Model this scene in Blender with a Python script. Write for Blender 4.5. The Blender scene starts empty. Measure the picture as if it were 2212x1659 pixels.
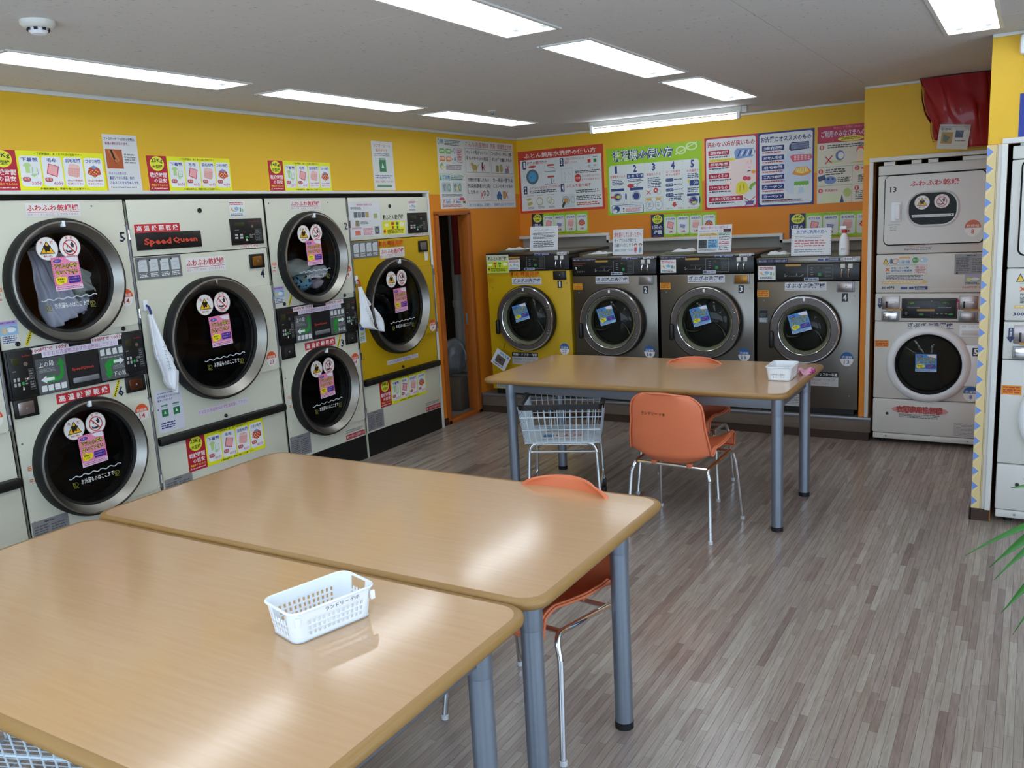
import bpy, bmesh, math, random
from mathutils import Vector, Matrix
from mathutils.geometry import tessellate_polygon
random.seed(7)
PI = math.pi
SC = bpy.context.scene
COL = SC.collection
R = math.radians

# ------------------------------------------------------------------ camera, world, exposure
cam = bpy.data.cameras.new('camera'); camo = bpy.data.objects.new('camera', cam); COL.objects.link(camo)
cam.sensor_width = 36.0; cam.sensor_fit = 'HORIZONTAL'; cam.lens = 36.0 * 1876.19 / 2212
cam.clip_start = 0.05
yaw, pit, rol = R(31.17297), R(10.68126), R(-3.12025)
f = Vector((-math.sin(yaw)*math.cos(pit), math.cos(yaw)*math.cos(pit), -math.sin(pit)))
r0 = Vector((math.cos(yaw), math.sin(yaw), 0)); u0 = r0.cross(f)
rr = math.cos(rol)*r0 + math.sin(rol)*u0; uu = -math.sin(rol)*r0 + math.cos(rol)*u0
M4 = Matrix((rr, uu, -f)).transposed().to_4x4(); M4.translation = Vector((4.21738, 0.07608, 1.68371))
camo.matrix_world = M4
SC.camera = camo
SC.view_settings.view_transform = 'Standard'; SC.view_settings.look = 'None'
SC.view_settings.gamma = 1.0; SC.view_settings.use_curve_mapping = False
SC.view_settings.exposure = -0.62
wd = bpy.data.worlds.new('world'); SC.world = wd; wd.use_nodes = True
bg = wd.node_tree.nodes['Background']; bg.inputs[0].default_value = (0.62, 0.80, 1.0, 1); bg.inputs[1].default_value = 6.4
TUBE = 17.0     # fluorescent tube emission
def portal(name, loc, rot, sx, sy):
    l = bpy.data.lights.new(name, 'AREA'); l.shape = 'RECTANGLE'; l.size = sx; l.size_y = sy
    l.cycles.is_portal = True
    o = bpy.data.objects.new(name, l); COL.objects.link(o); o.location = loc; o.rotation_euler = rot
portal('window_portal', (3.1, -1.32, 1.25), (R(90), 0, 0), 5.2, 1.9)

# ------------------------------------------------------------------ helpers
def lin(c):
    if isinstance(c, str):
        c = c.lstrip('#'); c = [int(c[i:i+2], 16)/255 for i in (0, 2, 4)]
    return tuple(((x/12.92) if x <= 0.04045 else ((x+0.055)/1.055)**2.4) for x in c)
MATS = {}
def mat(name, color='#808080', rough=0.5, metal=0.0, emit=None, es=0.0, noise=0.0, nscale=30.0, bump=0.0, bscale=200.0, coat=0.0, spec=0.5, stretch=None):
    if name in MATS: return MATS[name]
    m = bpy.data.materials.new(name); m.use_nodes = True; nt = m.node_tree; b = nt.nodes['Principled BSDF']
    c = lin(color); b.inputs['Base Color'].default_value = (*c, 1); b.inputs['Roughness'].default_value = rough
    b.inputs['Metallic'].default_value = metal; b.inputs['Coat Weight'].default_value = coat
    b.inputs['Specular IOR Level'].default_value = spec
    if emit: b.inputs['Emission Color'].default_value = (*lin(emit), 1); b.inputs['Emission Strength'].default_value = es
    if noise or bump:
        tc = nt.nodes.new('ShaderNodeTexCoord'); mp = nt.nodes.new('ShaderNodeMapping')
        nt.links.new(tc.outputs['Object'], mp.inputs[0])
        if stretch: mp.inputs['Scale'].default_value = stretch
    if noise:
        n = nt.nodes.new('ShaderNodeTexNoise'); n.inputs['Scale'].default_value = nscale; n.inputs['Detail'].default_value = 4
        nt.links.new(mp.outputs[0], n.inputs['Vector'])
        mx = nt.nodes.new('ShaderNodeMix'); mx.data_type = 'RGBA'
        mx.inputs[6].default_value = (*[x*(1-noise) for x in c], 1); mx.inputs[7].default_value = (*[min(1, x*(1+noise)) for x in c], 1)
        nt.links.new(n.outputs[0], mx.inputs[0]); nt.links.new(mx.outputs[2], b.inputs['Base Color'])
    if bump:
        n2 = nt.nodes.new('ShaderNodeTexNoise'); n2.inputs['Scale'].default_value = bscale
        nt.links.new(mp.outputs[0], n2.inputs['Vector'])
        bp = nt.nodes.new('ShaderNodeBump'); bp.inputs['Strength'].default_value = bump; bp.inputs['Distance'].default_value = 0.002
        nt.links.new(n2.outputs[0], bp.inputs['Height']); nt.links.new(bp.outputs[0], b.inputs['Normal'])
    MATS[name] = m; return m

def attr_mat(name, rough):
    m = bpy.data.materials.new(name); m.use_nodes = True; nt = m.node_tree; b = nt.nodes['Principled BSDF']
    a = nt.nodes.new('ShaderNodeAttribute'); a.attribute_name = 'Col'
    nt.links.new(a.outputs['Color'], b.inputs['Base Color']); b.inputs['Roughness'].default_value = rough
    MATS[name] = m; return m
PRINT = attr_mat('printed_sheet', 0.45); GLOSSY = attr_mat('laminated_print', 0.22)

def glass_mat(name, tint, gloss=0.25, rough=0.03, trans=True):
    m = bpy.data.materials.new(name); m.use_nodes = True; nt = m.node_tree; nt.nodes.clear()
    o = nt.nodes.new('ShaderNodeOutputMaterial'); mx = nt.nodes.new('ShaderNodeMixShader')
    t = nt.nodes.new('ShaderNodeBsdfTransparent'); t.inputs[0].default_value = (*tint, 1)
    g = nt.nodes.new('ShaderNodeBsdfGlossy'); g.inputs['Roughness'].default_value = rough
    fr = nt.nodes.new('ShaderNodeFresnel'); fr.inputs[0].default_value = 1.30
    nt.links.new(fr.outputs[0], mx.inputs[0]); nt.links.new(t.outputs[0], mx.inputs[1]); nt.links.new(g.outputs[0], mx.inputs[2])
    nt.links.new(mx.outputs[0], o.inputs[0]); MATS[name] = m; return m

class MB:
    def __init__(s): s.v = []; s.f = []; s.sub = None
    def add(s, v, f):
        k = len(s.v); s.v += [tuple(p) for p in v]; s.f += [tuple(i+k for i in q) for q in f]; return s
    def box(s, x0, x1, y0, y1, z0, z1, c=0.0):
        if x1 < x0: x0, x1 = x1, x0
        if y1 < y0: y0, y1 = y1, y0
        if z1 < z0: z0, z1 = z1, z0
        if c <= 0:
            v = [(x, y, z) for x in (x0, x1) for y in (y0, y1) for z in (z0, z1)]
            return s.add(v, [(0, 1, 3, 2), (4, 6, 7, 5), (0, 4, 5, 1), (2, 3, 7, 6), (0, 2, 6, 4), (1, 5, 7, 3)])
        bm = bmesh.new(); bmesh.ops.create_cube(bm, size=1)
        bmesh.ops.scale(bm, vec=(x1-x0, y1-y0, z1-z0), verts=bm.verts)
        c = min(c, (x1-x0)*.49, (y1-y0)*.49, (z1-z0)*.49)
        bmesh.ops.bevel(bm, geom=bm.edges[:], offset=c, segments=2, affect='EDGES', profile=0.5)
        bmesh.ops.translate(bm, vec=((x0+x1)/2, (y0+y1)/2, (z0+z1)/2), verts=bm.verts)
        return s.bm(bm)
    def bm(s, bm, mtx=None):
        bm.verts.index_update()
        v = [(mtx @ q.co if mtx else q.co).to_tuple() for q in bm.verts]; fs = [tuple(q.index for q in p.verts) for p in bm.faces]
        bm.free(); return s.add(v, fs)
    def lathe(s, prof, cx=0, cz=0, seg=48, cap0=False, cap1=False, axis='y', cy=0):
        # axis 'y': profile (radius, n) -> faces -y ; axis 'z': profile (radius, z)
        v = []; fs = []
        for (r, n) in prof:
            for i in range(seg):
                a = 2*PI*i/seg
                v.append((cx+r*math.cos(a), cy-n, cz+r*math.sin(a)) if axis == 'y' else (cx+r*math.cos(a), cy+r*math.sin(a), cz+n))
        for j in range(len(prof)-1):
            for i in range(seg):
                k = (i+1) % seg; fs.append((j*seg+i, j*seg+k, (j+1)*seg+k, (j+1)*seg+i))
        if cap0: fs.append(tuple(range(seg)))
        if cap1: fs.append(tuple((len(prof)-1)*seg+i for i in range(seg)))
        return s.add(v, fs)
    def tube(s, pts, r, n=8, cap=True, closed=False):
        pts = [Vector(p) for p in pts]; N = len(pts); v = []; fs = []
        up = None
        for i, p in enumerate(pts):
            if closed: t = (pts[(i+1) % N]-pts[i-1]).normalized()
            else: t = (pts[min(i+1, N-1)]-pts[max(i-1, 0)]).normalized()
            if up is None:
                up = Vector((0, 0, 1)) if abs(t.z) < .9 else Vector((1, 0, 0))
            up = (up - t*up.dot(t)).normalized(); sd = t.cross(up)
            rad = r[i] if isinstance(r, (list, tuple)) else r
            for k in range(n):
                a = 2*PI*k/n; q = p+up*(rad*math.cos(a))+sd*(rad*math.sin(a)); v.append(q.to_tuple())
        M = N if closed else N-1
        for i in range(M):
            for k in range(n):
                a = i*n; b = ((i+1) % N)*n; fs.append((a+k, a+(k+1) % n, b+(k+1) % n, b+k))
        if cap and not closed: fs.append(tuple(range(n))[::-1]); fs.append(tuple((N-1)*n+k for k in range(n)))
        return s.add(v, fs)
    def flat(s, outer, holes, n, back=None):
        # polygon in the xz plane at y=-n, holes cut out; side walls down to n=back
        polys = [[Vector((p[0], p[1], 0)) for p in q] for q in [outer]+holes]
        al = [p for q in polys for p in q]; tr = tessellate_polygon(polys)
        s.add([(p.x, -n, p.y) for p in al], tr)
        if back is not None:
            for q in polys:
                m = len(q); v = [(p.x, -n, p.y) for p in q]+[(p.x, -back, p.y) for p in q]
                s.add(v, [(i, (i+1) % m, m+(i+1) % m, m+i) for i in range(m)])
        return s
    def grid(s, fn, nu, nv, cu=False):
        v = [fn(i/(nu if cu else nu-1), j/(nv-1)) for j in range(nv) for i in range(nu)]
        fs = [(j*nu+i, j*nu+(i+1) % nu, (j+1)*nu+(i+1) % nu, (j+1)*nu+i) for j in range(nv-1) for i in range(nu if cu else nu-1)]
        return s.add(v, fs)
    def mesh(s, name, m, smooth=0.7, recalc=True):
        me = bpy.data.meshes.new(name); me.from_pydata(s.v, [], s.f)
        if recalc:
            b = bmesh.new(); b.from_mesh(me); bmesh.ops.recalc_face_normals(b, faces=b.faces[:]); b.to_mesh(me); b.free()
        if m: me.materials.append(MATS[m] if isinstance(m, str) else m)
        if smooth:
            me.shade_smooth(); me.set_sharp_from_angle(angle=smooth)
        return me
    def build(s, name, m, parent=None, loc=None, rotz=0, smooth=0.7, mods=None):
        o = bpy.data.objects.new(name, s.mesh(name, m, smooth)); COL.objects.link(o)
        if parent: o.parent = parent
        if loc: o.location = loc
        if rotz: o.rotation_euler = (0, 0, rotz)
        for md in (mods or []):
            q = o.modifiers.new(md[0], md[0])
            for k, w in md[1].items(): setattr(q, k, w)
        return o
def empty(name, loc=(0, 0, 0), rotz=0):
    o = bpy.data.objects.new(name, None); COL.objects.link(o); o.location = loc; o.rotation_euler = (0, 0, rotz); o.empty_display_size = .1; return o
def tag(o, label, cat, group=None):
    o['label'] = label; o['category'] = cat
    if group: o['group'] = group
    return o
def struct(o): o['kind'] = 'structure'; return o
def fillet(pts, r, n=5):
    P = [Vector(p) for p in pts]; out = [P[0]]
    for i in range(1, len(P)-1):
        a = (P[i-1]-P[i]); b = (P[i+1]-P[i]); d = min(r, a.length*.45, b.length*.45)
        p0 = P[i]+a.normalized()*d; p1 = P[i]+b.normalized()*d
        for k in range(n+1):
            t = k/n; out.append((1-t)**2*p0+2*t*(1-t)*P[i]+t*t*p1)
    out.append(P[-1]); return out
def rrect(x0, z0, x1, z1, r, n=5):
    out = []
    for (cx, cz, a0) in ((x1-r, z0+r, -90), (x1-r, z1-r, 0), (x0+r, z1-r, 90), (x0+r, z0+r, 180)):
        for k in range(n+1):
            a = R(a0+90*k/n); out.append((cx+r*math.cos(a), cz+r*math.sin(a)))
    return out
def circ(cx, cz, r, n=40, a0=0, a1=360):
    full = abs(a1-a0) >= 360
    return [(cx+r*math.cos(R(a0+(a1-a0)*k/(n if full else n-1))), cz+r*math.sin(R(a0+(a1-a0)*k/(n if full else n-1)))) for k in range(n)]

# ---- printed sheets: flat coloured print on a thin sheet -------------------------------------
TC = {}
def glyphs(s, bold):
    k = (s, bold)
    if k in TC: return TC[k]
    c = bpy.data.curves.new('t', 'FONT'); c.body = s; c.resolution_u = 1; c.offset = bold; c.space_line = 1.0
    o = bpy.data.objects.new('t', c); me = o.to_mesh()
    v = [(p.co.x, p.co.y) for p in me.vertices]; fs = [tuple(p.vertices) for p in me.polygons]
    o.to_mesh_clear(); bpy.data.objects.remove(o); bpy.data.curves.remove(c)
    if not v: v = [(0, 0), (1, 0), (1, 1)]; fs = [(0, 1, 2)]
    xs = [p[0] for p in v]; ys = [p[1] for p in v]; x0, x1, y0, y1 = min(xs), max(xs), min(ys), max(ys)
    TC[k] = ([((p[0]-x0)/max(x1-x0, 1e-6), (p[1]-y0)/max(y1-y0, 1e-6)) for p in v], fs, (x1-x0)/max(y1-y0, 1e-6)); return TC[k]
class Sheet:
    ST = 0.00035
    def __init__(s, w, h, vw, vh, bg=None, th=0.0012, r=0):
        s.w, s.h, s.vw, s.vh = w, h, vw, vh; s.v = []; s.f = []; s.c = []; s.th = th
        s.sx = w/vw; s.sy = h/vh
        if bg:
            col = lin(bg); b = MB()
            if r: b.flat(rrect(0, 0, w, h, r), [], th, 0)
            else: b.box(0, w, -th, 0, 0, h)
            s.v += b.v; s.f += b.f; s.c += [col]*len(b.f)
    def pt(s, x, y, L): return (x*s.sx, -(s.th+s.ST*L), (s.vh-y)*s.sy)
    def poly(s, p, col, L=1):
        k = len(s.v); s.v += [s.pt(x, y, L) for x, y in p]
        if len(p) <= 4: s.f.append(tuple(range(k, k+len(p)))); s.c.append(lin(col))
        else:
            tr = tessellate_polygon([[Vector((x, y, 0)) for x, y in p]])
            s.f += [tuple(i+k for i in t) for t in tr]; s.c += [lin(col)]*len(tr)
        return s
    def rect(s, x, y, w, h, col, L=1, r=0):
        if r: return s.poly(rrect(x, y, x+w, y+h, r, 4), col, L)
        return s.poly([(x, y), (x+w, y), (x+w, y+h), (x, y+h)], col, L)
    def frame(s, x, y, w, h, t, col, L=1):
        s.rect(x, y, w, t, col, L); s.rect(x, y+h-t, w, t, col, L); s.rect(x, y+t, t, h-2*t, col, L); return s.rect(x+w-t, y+t, t, h-2*t, col, L)
    def ell(s, cx, cy, rx, ry, col, L=1, a0=0, a1=360, n=24):
        return s.poly([(cx+rx*math.cos(R(a0+(a1-a0)*k/(n if a1-a0 >= 360 else n-1))), cy+ry*math.sin(R(a0+(a1-a0)*k/(n if a1-a0 >= 360 else n-1)))) for k in range(n)], col, L)
    def ring(s, cx, cy, rx, ry, t, col, L=1, n=24, a0=0, a1=360):
        for k in range(n):
            a = R(a0+(a1-a0)*k/n); b = R(a0+(a1-a0)*(k+1)/n)
            s.poly([(cx+q*math.cos(w)*rx, cy+q*math.sin(w)*ry) for q, w in ((1, a), (1, b), (1-t, b), (1-t, a))], col, L)
        return s
    def line(s, pts, w, col, L=2):
        for (x0, y0), (x1, y1) in zip(pts, pts[1:]):
            d = math.hypot(x1-x0, y1-y0) or 1; nx, ny = -(y1-y0)/d*w/2, (x1-x0)/d*w/2
            s.poly([(x0+nx, y0+ny), (x1+nx, y1+ny), (x1-nx, y1-ny), (x0-nx, y0-ny)], col, L)
        return s
    def text(s, t, x, y, w, h, col, L=3, bold=0.012, rot=0, cap=True):
        if cap and not t.isascii(): bold = min(bold, .022)
        vs, fs, asp = glyphs(t, bold); k = len(s.v); ca, sa = math.cos(R(rot)), math.sin(R(rot))
        for a, b in vs:
            px, py = a*w, (1-b)*h
            s.v.append(s.pt(x+px*ca-py*sa, y+px*sa+py*ca, L))
        s.f += [tuple(i+k for i in q) for q in fs]; s.c += [lin(col)]*len(fs); return s
    def otext(s, t, x, y, w, h, col, edge, L=3, e=0.05):   # outlined lettering
        s.text(t, x-w*.006, y-h*.04, w*1.012, h*1.08, edge, L, e, cap=False); return s.text(t, x, y, w, h, col, L+1, 0.0)
    def micro(s, x, y, w, h, n, col, L=2, fill=0.55, ragged=0.15):  # lines of print too small to read
        p = h/n
        for i in range(n):
            xx = x; end = x+w*(1-random.random()*ragged)
            while xx < end:
                l = min(p*random.uniform(.5, 2.2), end-xx); s.rect(xx, y+i*p+p*.2*random.random(), l, p*fill, col, L); xx += l+p*random.uniform(.15, .4)
        return s
    def build(s, name, parent=None, loc=(0, 0, 0), m=None, rot=None, tilt=0):
        me = bpy.data.meshes.new(name); me.from_pydata(s.v, [], s.f)
        a = me.color_attributes.new('Col', 'FLOAT_COLOR', 'CORNER'); buf = []
        for q, c in zip(s.f, s.c): buf += [c[0], c[1], c[2], 1.0]*len(q)
        a.data.foreach_set('color', buf); me.materials.append(m or PRINT)
        o = bpy.data.objects.new(name, me); COL.objects.link(o)
        if parent: o.parent = parent
        o.location = loc
        if rot: o.rotation_euler = rot
        if tilt:
            o.rotation_euler = (0, R(tilt), 0)
        return o
WALL_L = (0, 0, PI/2)      # turns a sheet to face +x (left wall)

# ------------------------------------------------------------------ materials
mat('cream_enamel', '#d9d8c6', .38, spec=.5, noise=.02, nscale=3); mat('white_enamel', '#d4d2cc', .35); mat('yellow_enamel', '#c9a210', .38, noise=.04, nscale=4)
mat('black_plastic', '#0c0d0e', .42); mat('black_rubber', '#060606', .6); mat('panel_black', '#101113', .35)
mat('steel_ring', '#8f8b84', .34, 1.0, noise=.12, nscale=6); mat('dark_steel', '#77726b', .30, 1.0, noise=.10, nscale=5, stretch=(1, 1, .12))
mat('steel_bright', '#d8d8d8', .14, 1.0); mat('chrome', '#dfe3e8', .08, 1.0); mat('gunmetal', '#6a6462', .46, .8); mat('grey_metal', '#8e9298', .42, .6)
mat('leg_silver', '#8e98a6', .36, .75, noise=.06, nscale=60); mat('white_paint', '#e6e6e2', .5); mat('trim_white', '#dcdcd6', .45)
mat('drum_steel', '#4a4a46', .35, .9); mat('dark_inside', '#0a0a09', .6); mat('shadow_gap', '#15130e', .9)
mat('red_plastic', '#c2281f', .4); mat('button_grey', '#a8aaa8', .4); mat('green_button', '#1c9a3c', .4); mat('display_dark', '#1b1a12', .2)
mat('lcd_amber', '#2c2c14', .3, emit='#50561e', es=.06); mat('wood_frame', '#a4581c', .42, noise=.12, nscale=8, stretch=(6, 6, .6))
mat('white_plastic', '#eef2f6', .3); mat('orange_shell', '#dd7850', .42, bump=.12, bscale=500); mat('rubber_foot', '#0b0b0b', .6); mat('foot_tip', '#c9ccd0', .4)
mat('edge_band', '#9a7542', .38, noise=.05, nscale=5); mat('apron_grey', '#70737a', .5, .4)
mat('brown_base', '#3a261a', .6); mat('white_cloth', '#e9ebf0', .85, bump=.3, bscale=160); mat('lavender_cloth', '#dcdeee', .85, noise=.1, nscale=8)
mat('grey_cloth', '#ccd2ca', .85, noise=.15, nscale=9); mat('pink_cloth', '#e3a9c0', .85, noise=.2, nscale=40); mat('magenta_edge', '#c0359a', .8)
mat('leaf_green', '#2f7428', .4, noise=.25, nscale=6); mat('pot_brown', '#7a4a2c', .7); mat('soil', '#2b1f16', .95, noise=.3, nscale=60); mat('cane_brown', '#7d6a4c', .8, noise=.2, nscale=30)
mat('red_fabric', '#b01820', .55, noise=.15, nscale=6); mat('vinyl_grey', '#8c8c88', .6); mat('curtain_red', '#7c0f14', .8, noise=.2, nscale=12, stretch=(8, 8, .4))
mat('niche_grey', '#a7a69e', .6); mat('pipe_white', '#b9bab8', .5); mat('carton', '#5d5246', .8); mat('closet_panel', '#5a4a35', .7)
mat('tube_light', '#ffffff', .5, emit='#eef6ff', es=TUBE); mat('reflector', '#f2f4f2', .35); mat('olive_plastic', '#6f715c', .5)
mat('plank_side', '#8a7e76', .5)
glass_mat('dryer_glass', (.86, .87, .88)); glass_mat('washer_glass', (.75, .77, .70)); glass_mat('clear_film', (.93, .90, .90), rough=.12)

# ------------------------------------------------------------------ floor
def plank_mat():
    m = bpy.data.materials.new('vinyl_wood_strip'); m.use_nodes = True; nt = m.node_tree; b = nt.nodes['Principled BSDF']
    a = nt.nodes.new('ShaderNodeAttribute'); a.attribute_name = 'Col'
    g = nt.nodes.new('ShaderNodeNewGeometry'); mp = nt.nodes.new('ShaderNodeMapping'); mp.inputs['Scale'].default_value = (70, 4.5, 1)
    n = nt.nodes.new('ShaderNodeTexNoise'); n.inputs['Scale'].default_value = 1.0; n.inputs['Detail'].default_value = 5; n.inputs['Distortion'].default_value = 1.6
    mx = nt.nodes.new('ShaderNodeMix'); mx.data_type = 'RGBA'; mx.blend_type = 'MULTIPLY'; mx.inputs[0].default_value = 1
    cr = nt.nodes.new('ShaderNodeValToRGB'); cr.color_ramp.elements[0].position = .35; cr.color_ramp.elements[0].color = (.80, .77, .75, 1)
    cr.color_ramp.elements[1].position = .62; cr.color_ramp.elements[1].color = (1.04, 1.04, 1.04, 1)
    nt.links.new(g.outputs['Position'], mp.inputs[0]); nt.links.new(mp.outputs[0], n.inputs['Vector']); nt.links.new(n.outputs[0], cr.inputs[0])
    nt.links.new(a.outputs['Color'], mx.inputs[6]); nt.links.new(cr.outputs[0], mx.inputs[7]); nt.links.new(mx.outputs[2], b.inputs['Base Color'])
    b.inputs['Roughness'].default_value = .27; b.inputs['Coat Weight'].default_value = .35; b.inputs['Coat Roughness'].default_value = .2
    n2 = nt.nodes.new('ShaderNodeTexNoise'); n2.inputs['Scale'].default_value = 90; nt.links.new(g.outputs['Position'], n2.inputs['Vector'])
    bp = nt.nodes.new('ShaderNodeBump'); bp.inputs['Strength'].default_value = .12; bp.inputs['Distance'].default_value = .001
    nt.links.new(n2.outputs[0], bp.inputs['Height']); nt.links.new(bp.outputs[0], b.inputs['Normal'])
    return m
PLK = plank_mat()
fl = struct(MB().box(-1.3, 6.5, -1.4, 7.7, -.12, -.002).build('floor', 'plank_side'))
SW = .027
FC = ['#9e9288', '#a2988e', '#998b82', '#8f7e77', '#a89e94', '#9f938a', '#9a8d85', '#897971', '#9c9085', '#a89f95', '#85746d', '#97887f']
def plank_shape(x0, y0, l, w=SW):
    g = .00012; e = .0004
    v = [(x0+g, y0+g, -.002), (x0+w-g, y0+g, -.002), (x0+w-g, y0+l-g, -.002), (x0+g, y0+l-g, -.002),
         (x0+g+e, y0+g+e, 0), (x0+w-g-e, y0+g+e, 0), (x0+w-g-e, y0+l-g-e, 0), (x0+g+e, y0+l-g-e, 0)]
    return v, [(4, 5, 6, 7), (0, 1, 5, 4), (1, 2, 6, 5), (2, 3, 7, 6), (3, 0, 4, 7)]
def col_mesh(name, v, f, cols):
    me = bpy.data.meshes.new(name); me.from_pydata(v, [], f); a = me.color_attributes.new('Col', 'FLOAT_COLOR', 'CORNER'); buf = []
    for q, c in zip(f, cols): buf += [c[0], c[1], c[2], 1.0]*len(q)
    a.data.foreach_set('color', buf); me.materials.append(PLK); return me
rnd = random.Random(11); strips = []
LEN = [.2, .3, .42, .54, .68]
x = 0.0; ix = 0
while x < 4.9:
    y = -.2 - rnd.random()*.3; ymax = 6.5 if x < 3.27 else 7.3
    while y < ymax:
        li = rnd.randrange(5); strips.append((x, y, li, rnd.choices(range(12), [5, 5, 5, 3, 3, 5, 5, 2, 4, 2, 1.2, 5])[0])); y += LEN[li]
    x += SW; ix += 1
def vis(s):  # nearest strips that show beside the tables
    X, Y = s[0], s[1]+.1
    return 3.26 < X < 4.28 and 2.25 < Y and (X-3.26)*1.0+2.05 < Y+.4
near = sorted([s for s in strips if vis(s)], key=lambda s: (s[0]-4.2)**2+(s[1]-.1)**2)[:290]
ns = set(near); tm = {}
for s in near:
    k = (s[2], s[3])
    if k not in tm:
        v, fcs = plank_shape(0, 0, LEN[s[2]]); tm[k] = col_mesh('plank', v, fcs, [lin(FC[s[3]])]*5)
    o = bpy.data.objects.new('plank', tm[k]); COL.objects.link(o); o.parent = fl; o.location = (s[0], s[1], 0)
v = []; fcs = []; cs = []
for s in strips:
    if s in ns: continue
    l = LEN[s[2]]
    if s[0] < 3.27 and s[1]+l > 6.5: l = 6.5-s[1]
    if l < .02: continue
    a, b = plank_shape(s[0], s[1], l); k = len(v); v += a; fcs += [tuple(i+k for i in q) for q in b]; cs += [lin(FC[s[3]])]*5
pf = bpy.data.objects.new('planks', col_mesh('planks', v, fcs, cs)); COL.objects.link(pf); pf.parent = fl; pf['kind'] = 'stuff'

# ------------------------------------------------------------------ walls
def wall_mat(name, top, low):
    m = bpy.data.materials.new(name); m.use_nodes = True; nt = m.node_tree; b = nt.nodes['Principled BSDF']; b.inputs['Roughness'].default_value = .55
    g = nt.nodes.new('ShaderNodeNewGeometry'); sx = nt.nodes.new('ShaderNodeSeparateXYZ'); mt = nt.nodes.new('ShaderNodeMath'); mt.operation = 'GREATER_THAN'; mt.inputs[1].default_value = 1.921
    mx = nt.nodes.new('ShaderNodeMix'); mx.data_type = 'RGBA'; mx.inputs[6].default_value = (*lin(low), 1); mx.inputs[7].default_value = (*lin(top), 1)
    nt.links.new(g.outputs['Position'], sx.inputs[0]); nt.links.new(sx.outputs[2], mt.inputs[0]); nt.links.new(mt.outputs[0], mx.inputs[0]); nt.links.new(mx.outputs[2], b.inputs['Base Color'])
    n = nt.nodes.new('ShaderNodeTexNoise'); n.inputs['Scale'].default_value = 260; nt.links.new(g.outputs['Position'], n.inputs['Vector'])
    bp = nt.nodes.new('ShaderNodeBump'); bp.inputs['Strength'].default_value = .3; bp.inputs['Distance'].default_value = .002; nt.links.new(n.outputs[0], bp.inputs['Height']); nt.links.new(bp.outputs[0], b.inputs['Normal'])
    MATS[name] = m
wall_mat('two_tone_wall', '#e6b724', '#e0861c'); wall_mat('plain_wall', '#cfc8b4', '#cfc8b4')
H = 2.43
def cells(u0, u1, v0, v1, holes):
    us = sorted({u0, u1, *[min(max(h[i], u0), u1) for h in holes for i in (0, 1)]}); vs = sorted({v0, v1, *[min(max(h[i], v0), v1) for h in holes for i in (2, 3)]})
    for a, b in zip(us, us[1:]):
        for c, d in zip(vs, vs[1:]):
            if b-a < 1e-5 or d-c < 1e-5: continue
            if any(h[0] <= (a+b)/2 <= h[1] and h[2] <= (c+d)/2 <= h[3] for h in holes): continue
            yield a, b, c, d
def wall_x(name, x0, x1, y0, y1, holes, m='two_tone_wall', z1=H):
    b = MB()
    for c in cells(y0, y1, 0, z1, holes): b.box(x0, x1, c[0], c[1], c[2], c[3])
    return struct(b.build(name, m, smooth=0))
def wall_y(name, y0, y1, x0, x1, holes, m='two_tone_wall', z1=H):
    b = MB()
    for c in cells(x0, x1, 0, z1, holes): b.box(c[0], c[1], y0, y1, c[2], c[3])
    return struct(b.build(name, m, smooth=0))
wall_x('wall_left', -.035, 0, -1.3, 7.5, [(-1.2, 5.86, 0, 1.93), (5.985, 6.46, 0, 1.765)])
wall_y('wall_back', 7.36, 7.46, 0, 3.3, [(0, .905, 0, 1.50), (.905, 2.44, 0, 1.437), (2.44, 3.3, 0, 1.385)])
wall_y('wall_back_far', 7.62, 7.7, 0, 3.3, [], 'niche_grey', 1.7)
# projecting wall round the stacked machines
wall_y('wall_right_far', 6.53, 6.62, 3.195, 4.0, [(3.262, 3.99, 0, 1.935)])
wall_x('wall_right_side', 3.205, 3.24, 6.62, 7.5, [])
wall_x('wall_right_return', 4.0, 4.08, 5.06, 7.4, [])
wall_y('wall_right_near', 5.05, 5.14, 4.0, 6.4, [(4.088, 4.85, 0, 1.917)])
wall_x('wall_right', 6.3, 6.4, -1.3, 5.1, [(-.6, 3.6, .35, 2.2)], 'plain_wall')
wall_y('wall_front', -1.4, -1.3, -.1, 6.4, [(.5, 5.7, .3, 2.2)], 'plain_wall')
struct(MB().box(-1.3, -1.25, -1.3, 7.6, 0, 2.5).box(-1.3, -.12, 7.5, 7.6, 0, 2.5).box(-1.3, -.12, -1.4, -1.3, 0, 2.5).box(-1.3, -.12, -1.4, 7.6, 1.96, 2.0).box(-1.3, 0, -1.4, 7.6, -.1, -.0025).build('wall_light_enclosure', 'closet_panel', smooth=0))  # unseen enclosure added to keep world light out; also forms the closet walls
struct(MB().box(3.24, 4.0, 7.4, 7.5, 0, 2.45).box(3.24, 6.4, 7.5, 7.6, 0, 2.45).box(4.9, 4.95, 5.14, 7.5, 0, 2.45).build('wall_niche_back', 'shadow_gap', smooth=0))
struct(MB().box(-.2, 6.5, -1.5, 7.8, 2.56, 2.6).build('ceiling', 'plain_wall', smooth=0))
CEIL = bpy.data.objects['ceiling']
# window frames behind the camera and in the right wall
def window(name, pts, axis, pos):
    b = MB(); (a0, a1, z0, z1) = pts; n = 4
    for i in range(n+1):
        a = a0+(a1-a0)*i/n
        b.box(a-.03, a+.03, pos-.03, pos+.03, z0, z1) if axis == 'y' else b.box(pos-.03, pos+.03, a-.03, a+.03, z0, z1)
    for z in (z0, z1):
        b.box(a0, a1, pos-.03, pos+.03, z-.03, z+.03) if axis == 'y' else b.box(pos-.03, pos+.03, a0, a1, z-.03, z+.03)
    return struct(b.build(name, 'trim_white', smooth=0))
window('window_1', (.5, 5.7, .3, 2.2), 'y', -1.35); window('window_2', (-.6, 3.6, .35, 2.2), 'x', 6.35)
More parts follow.
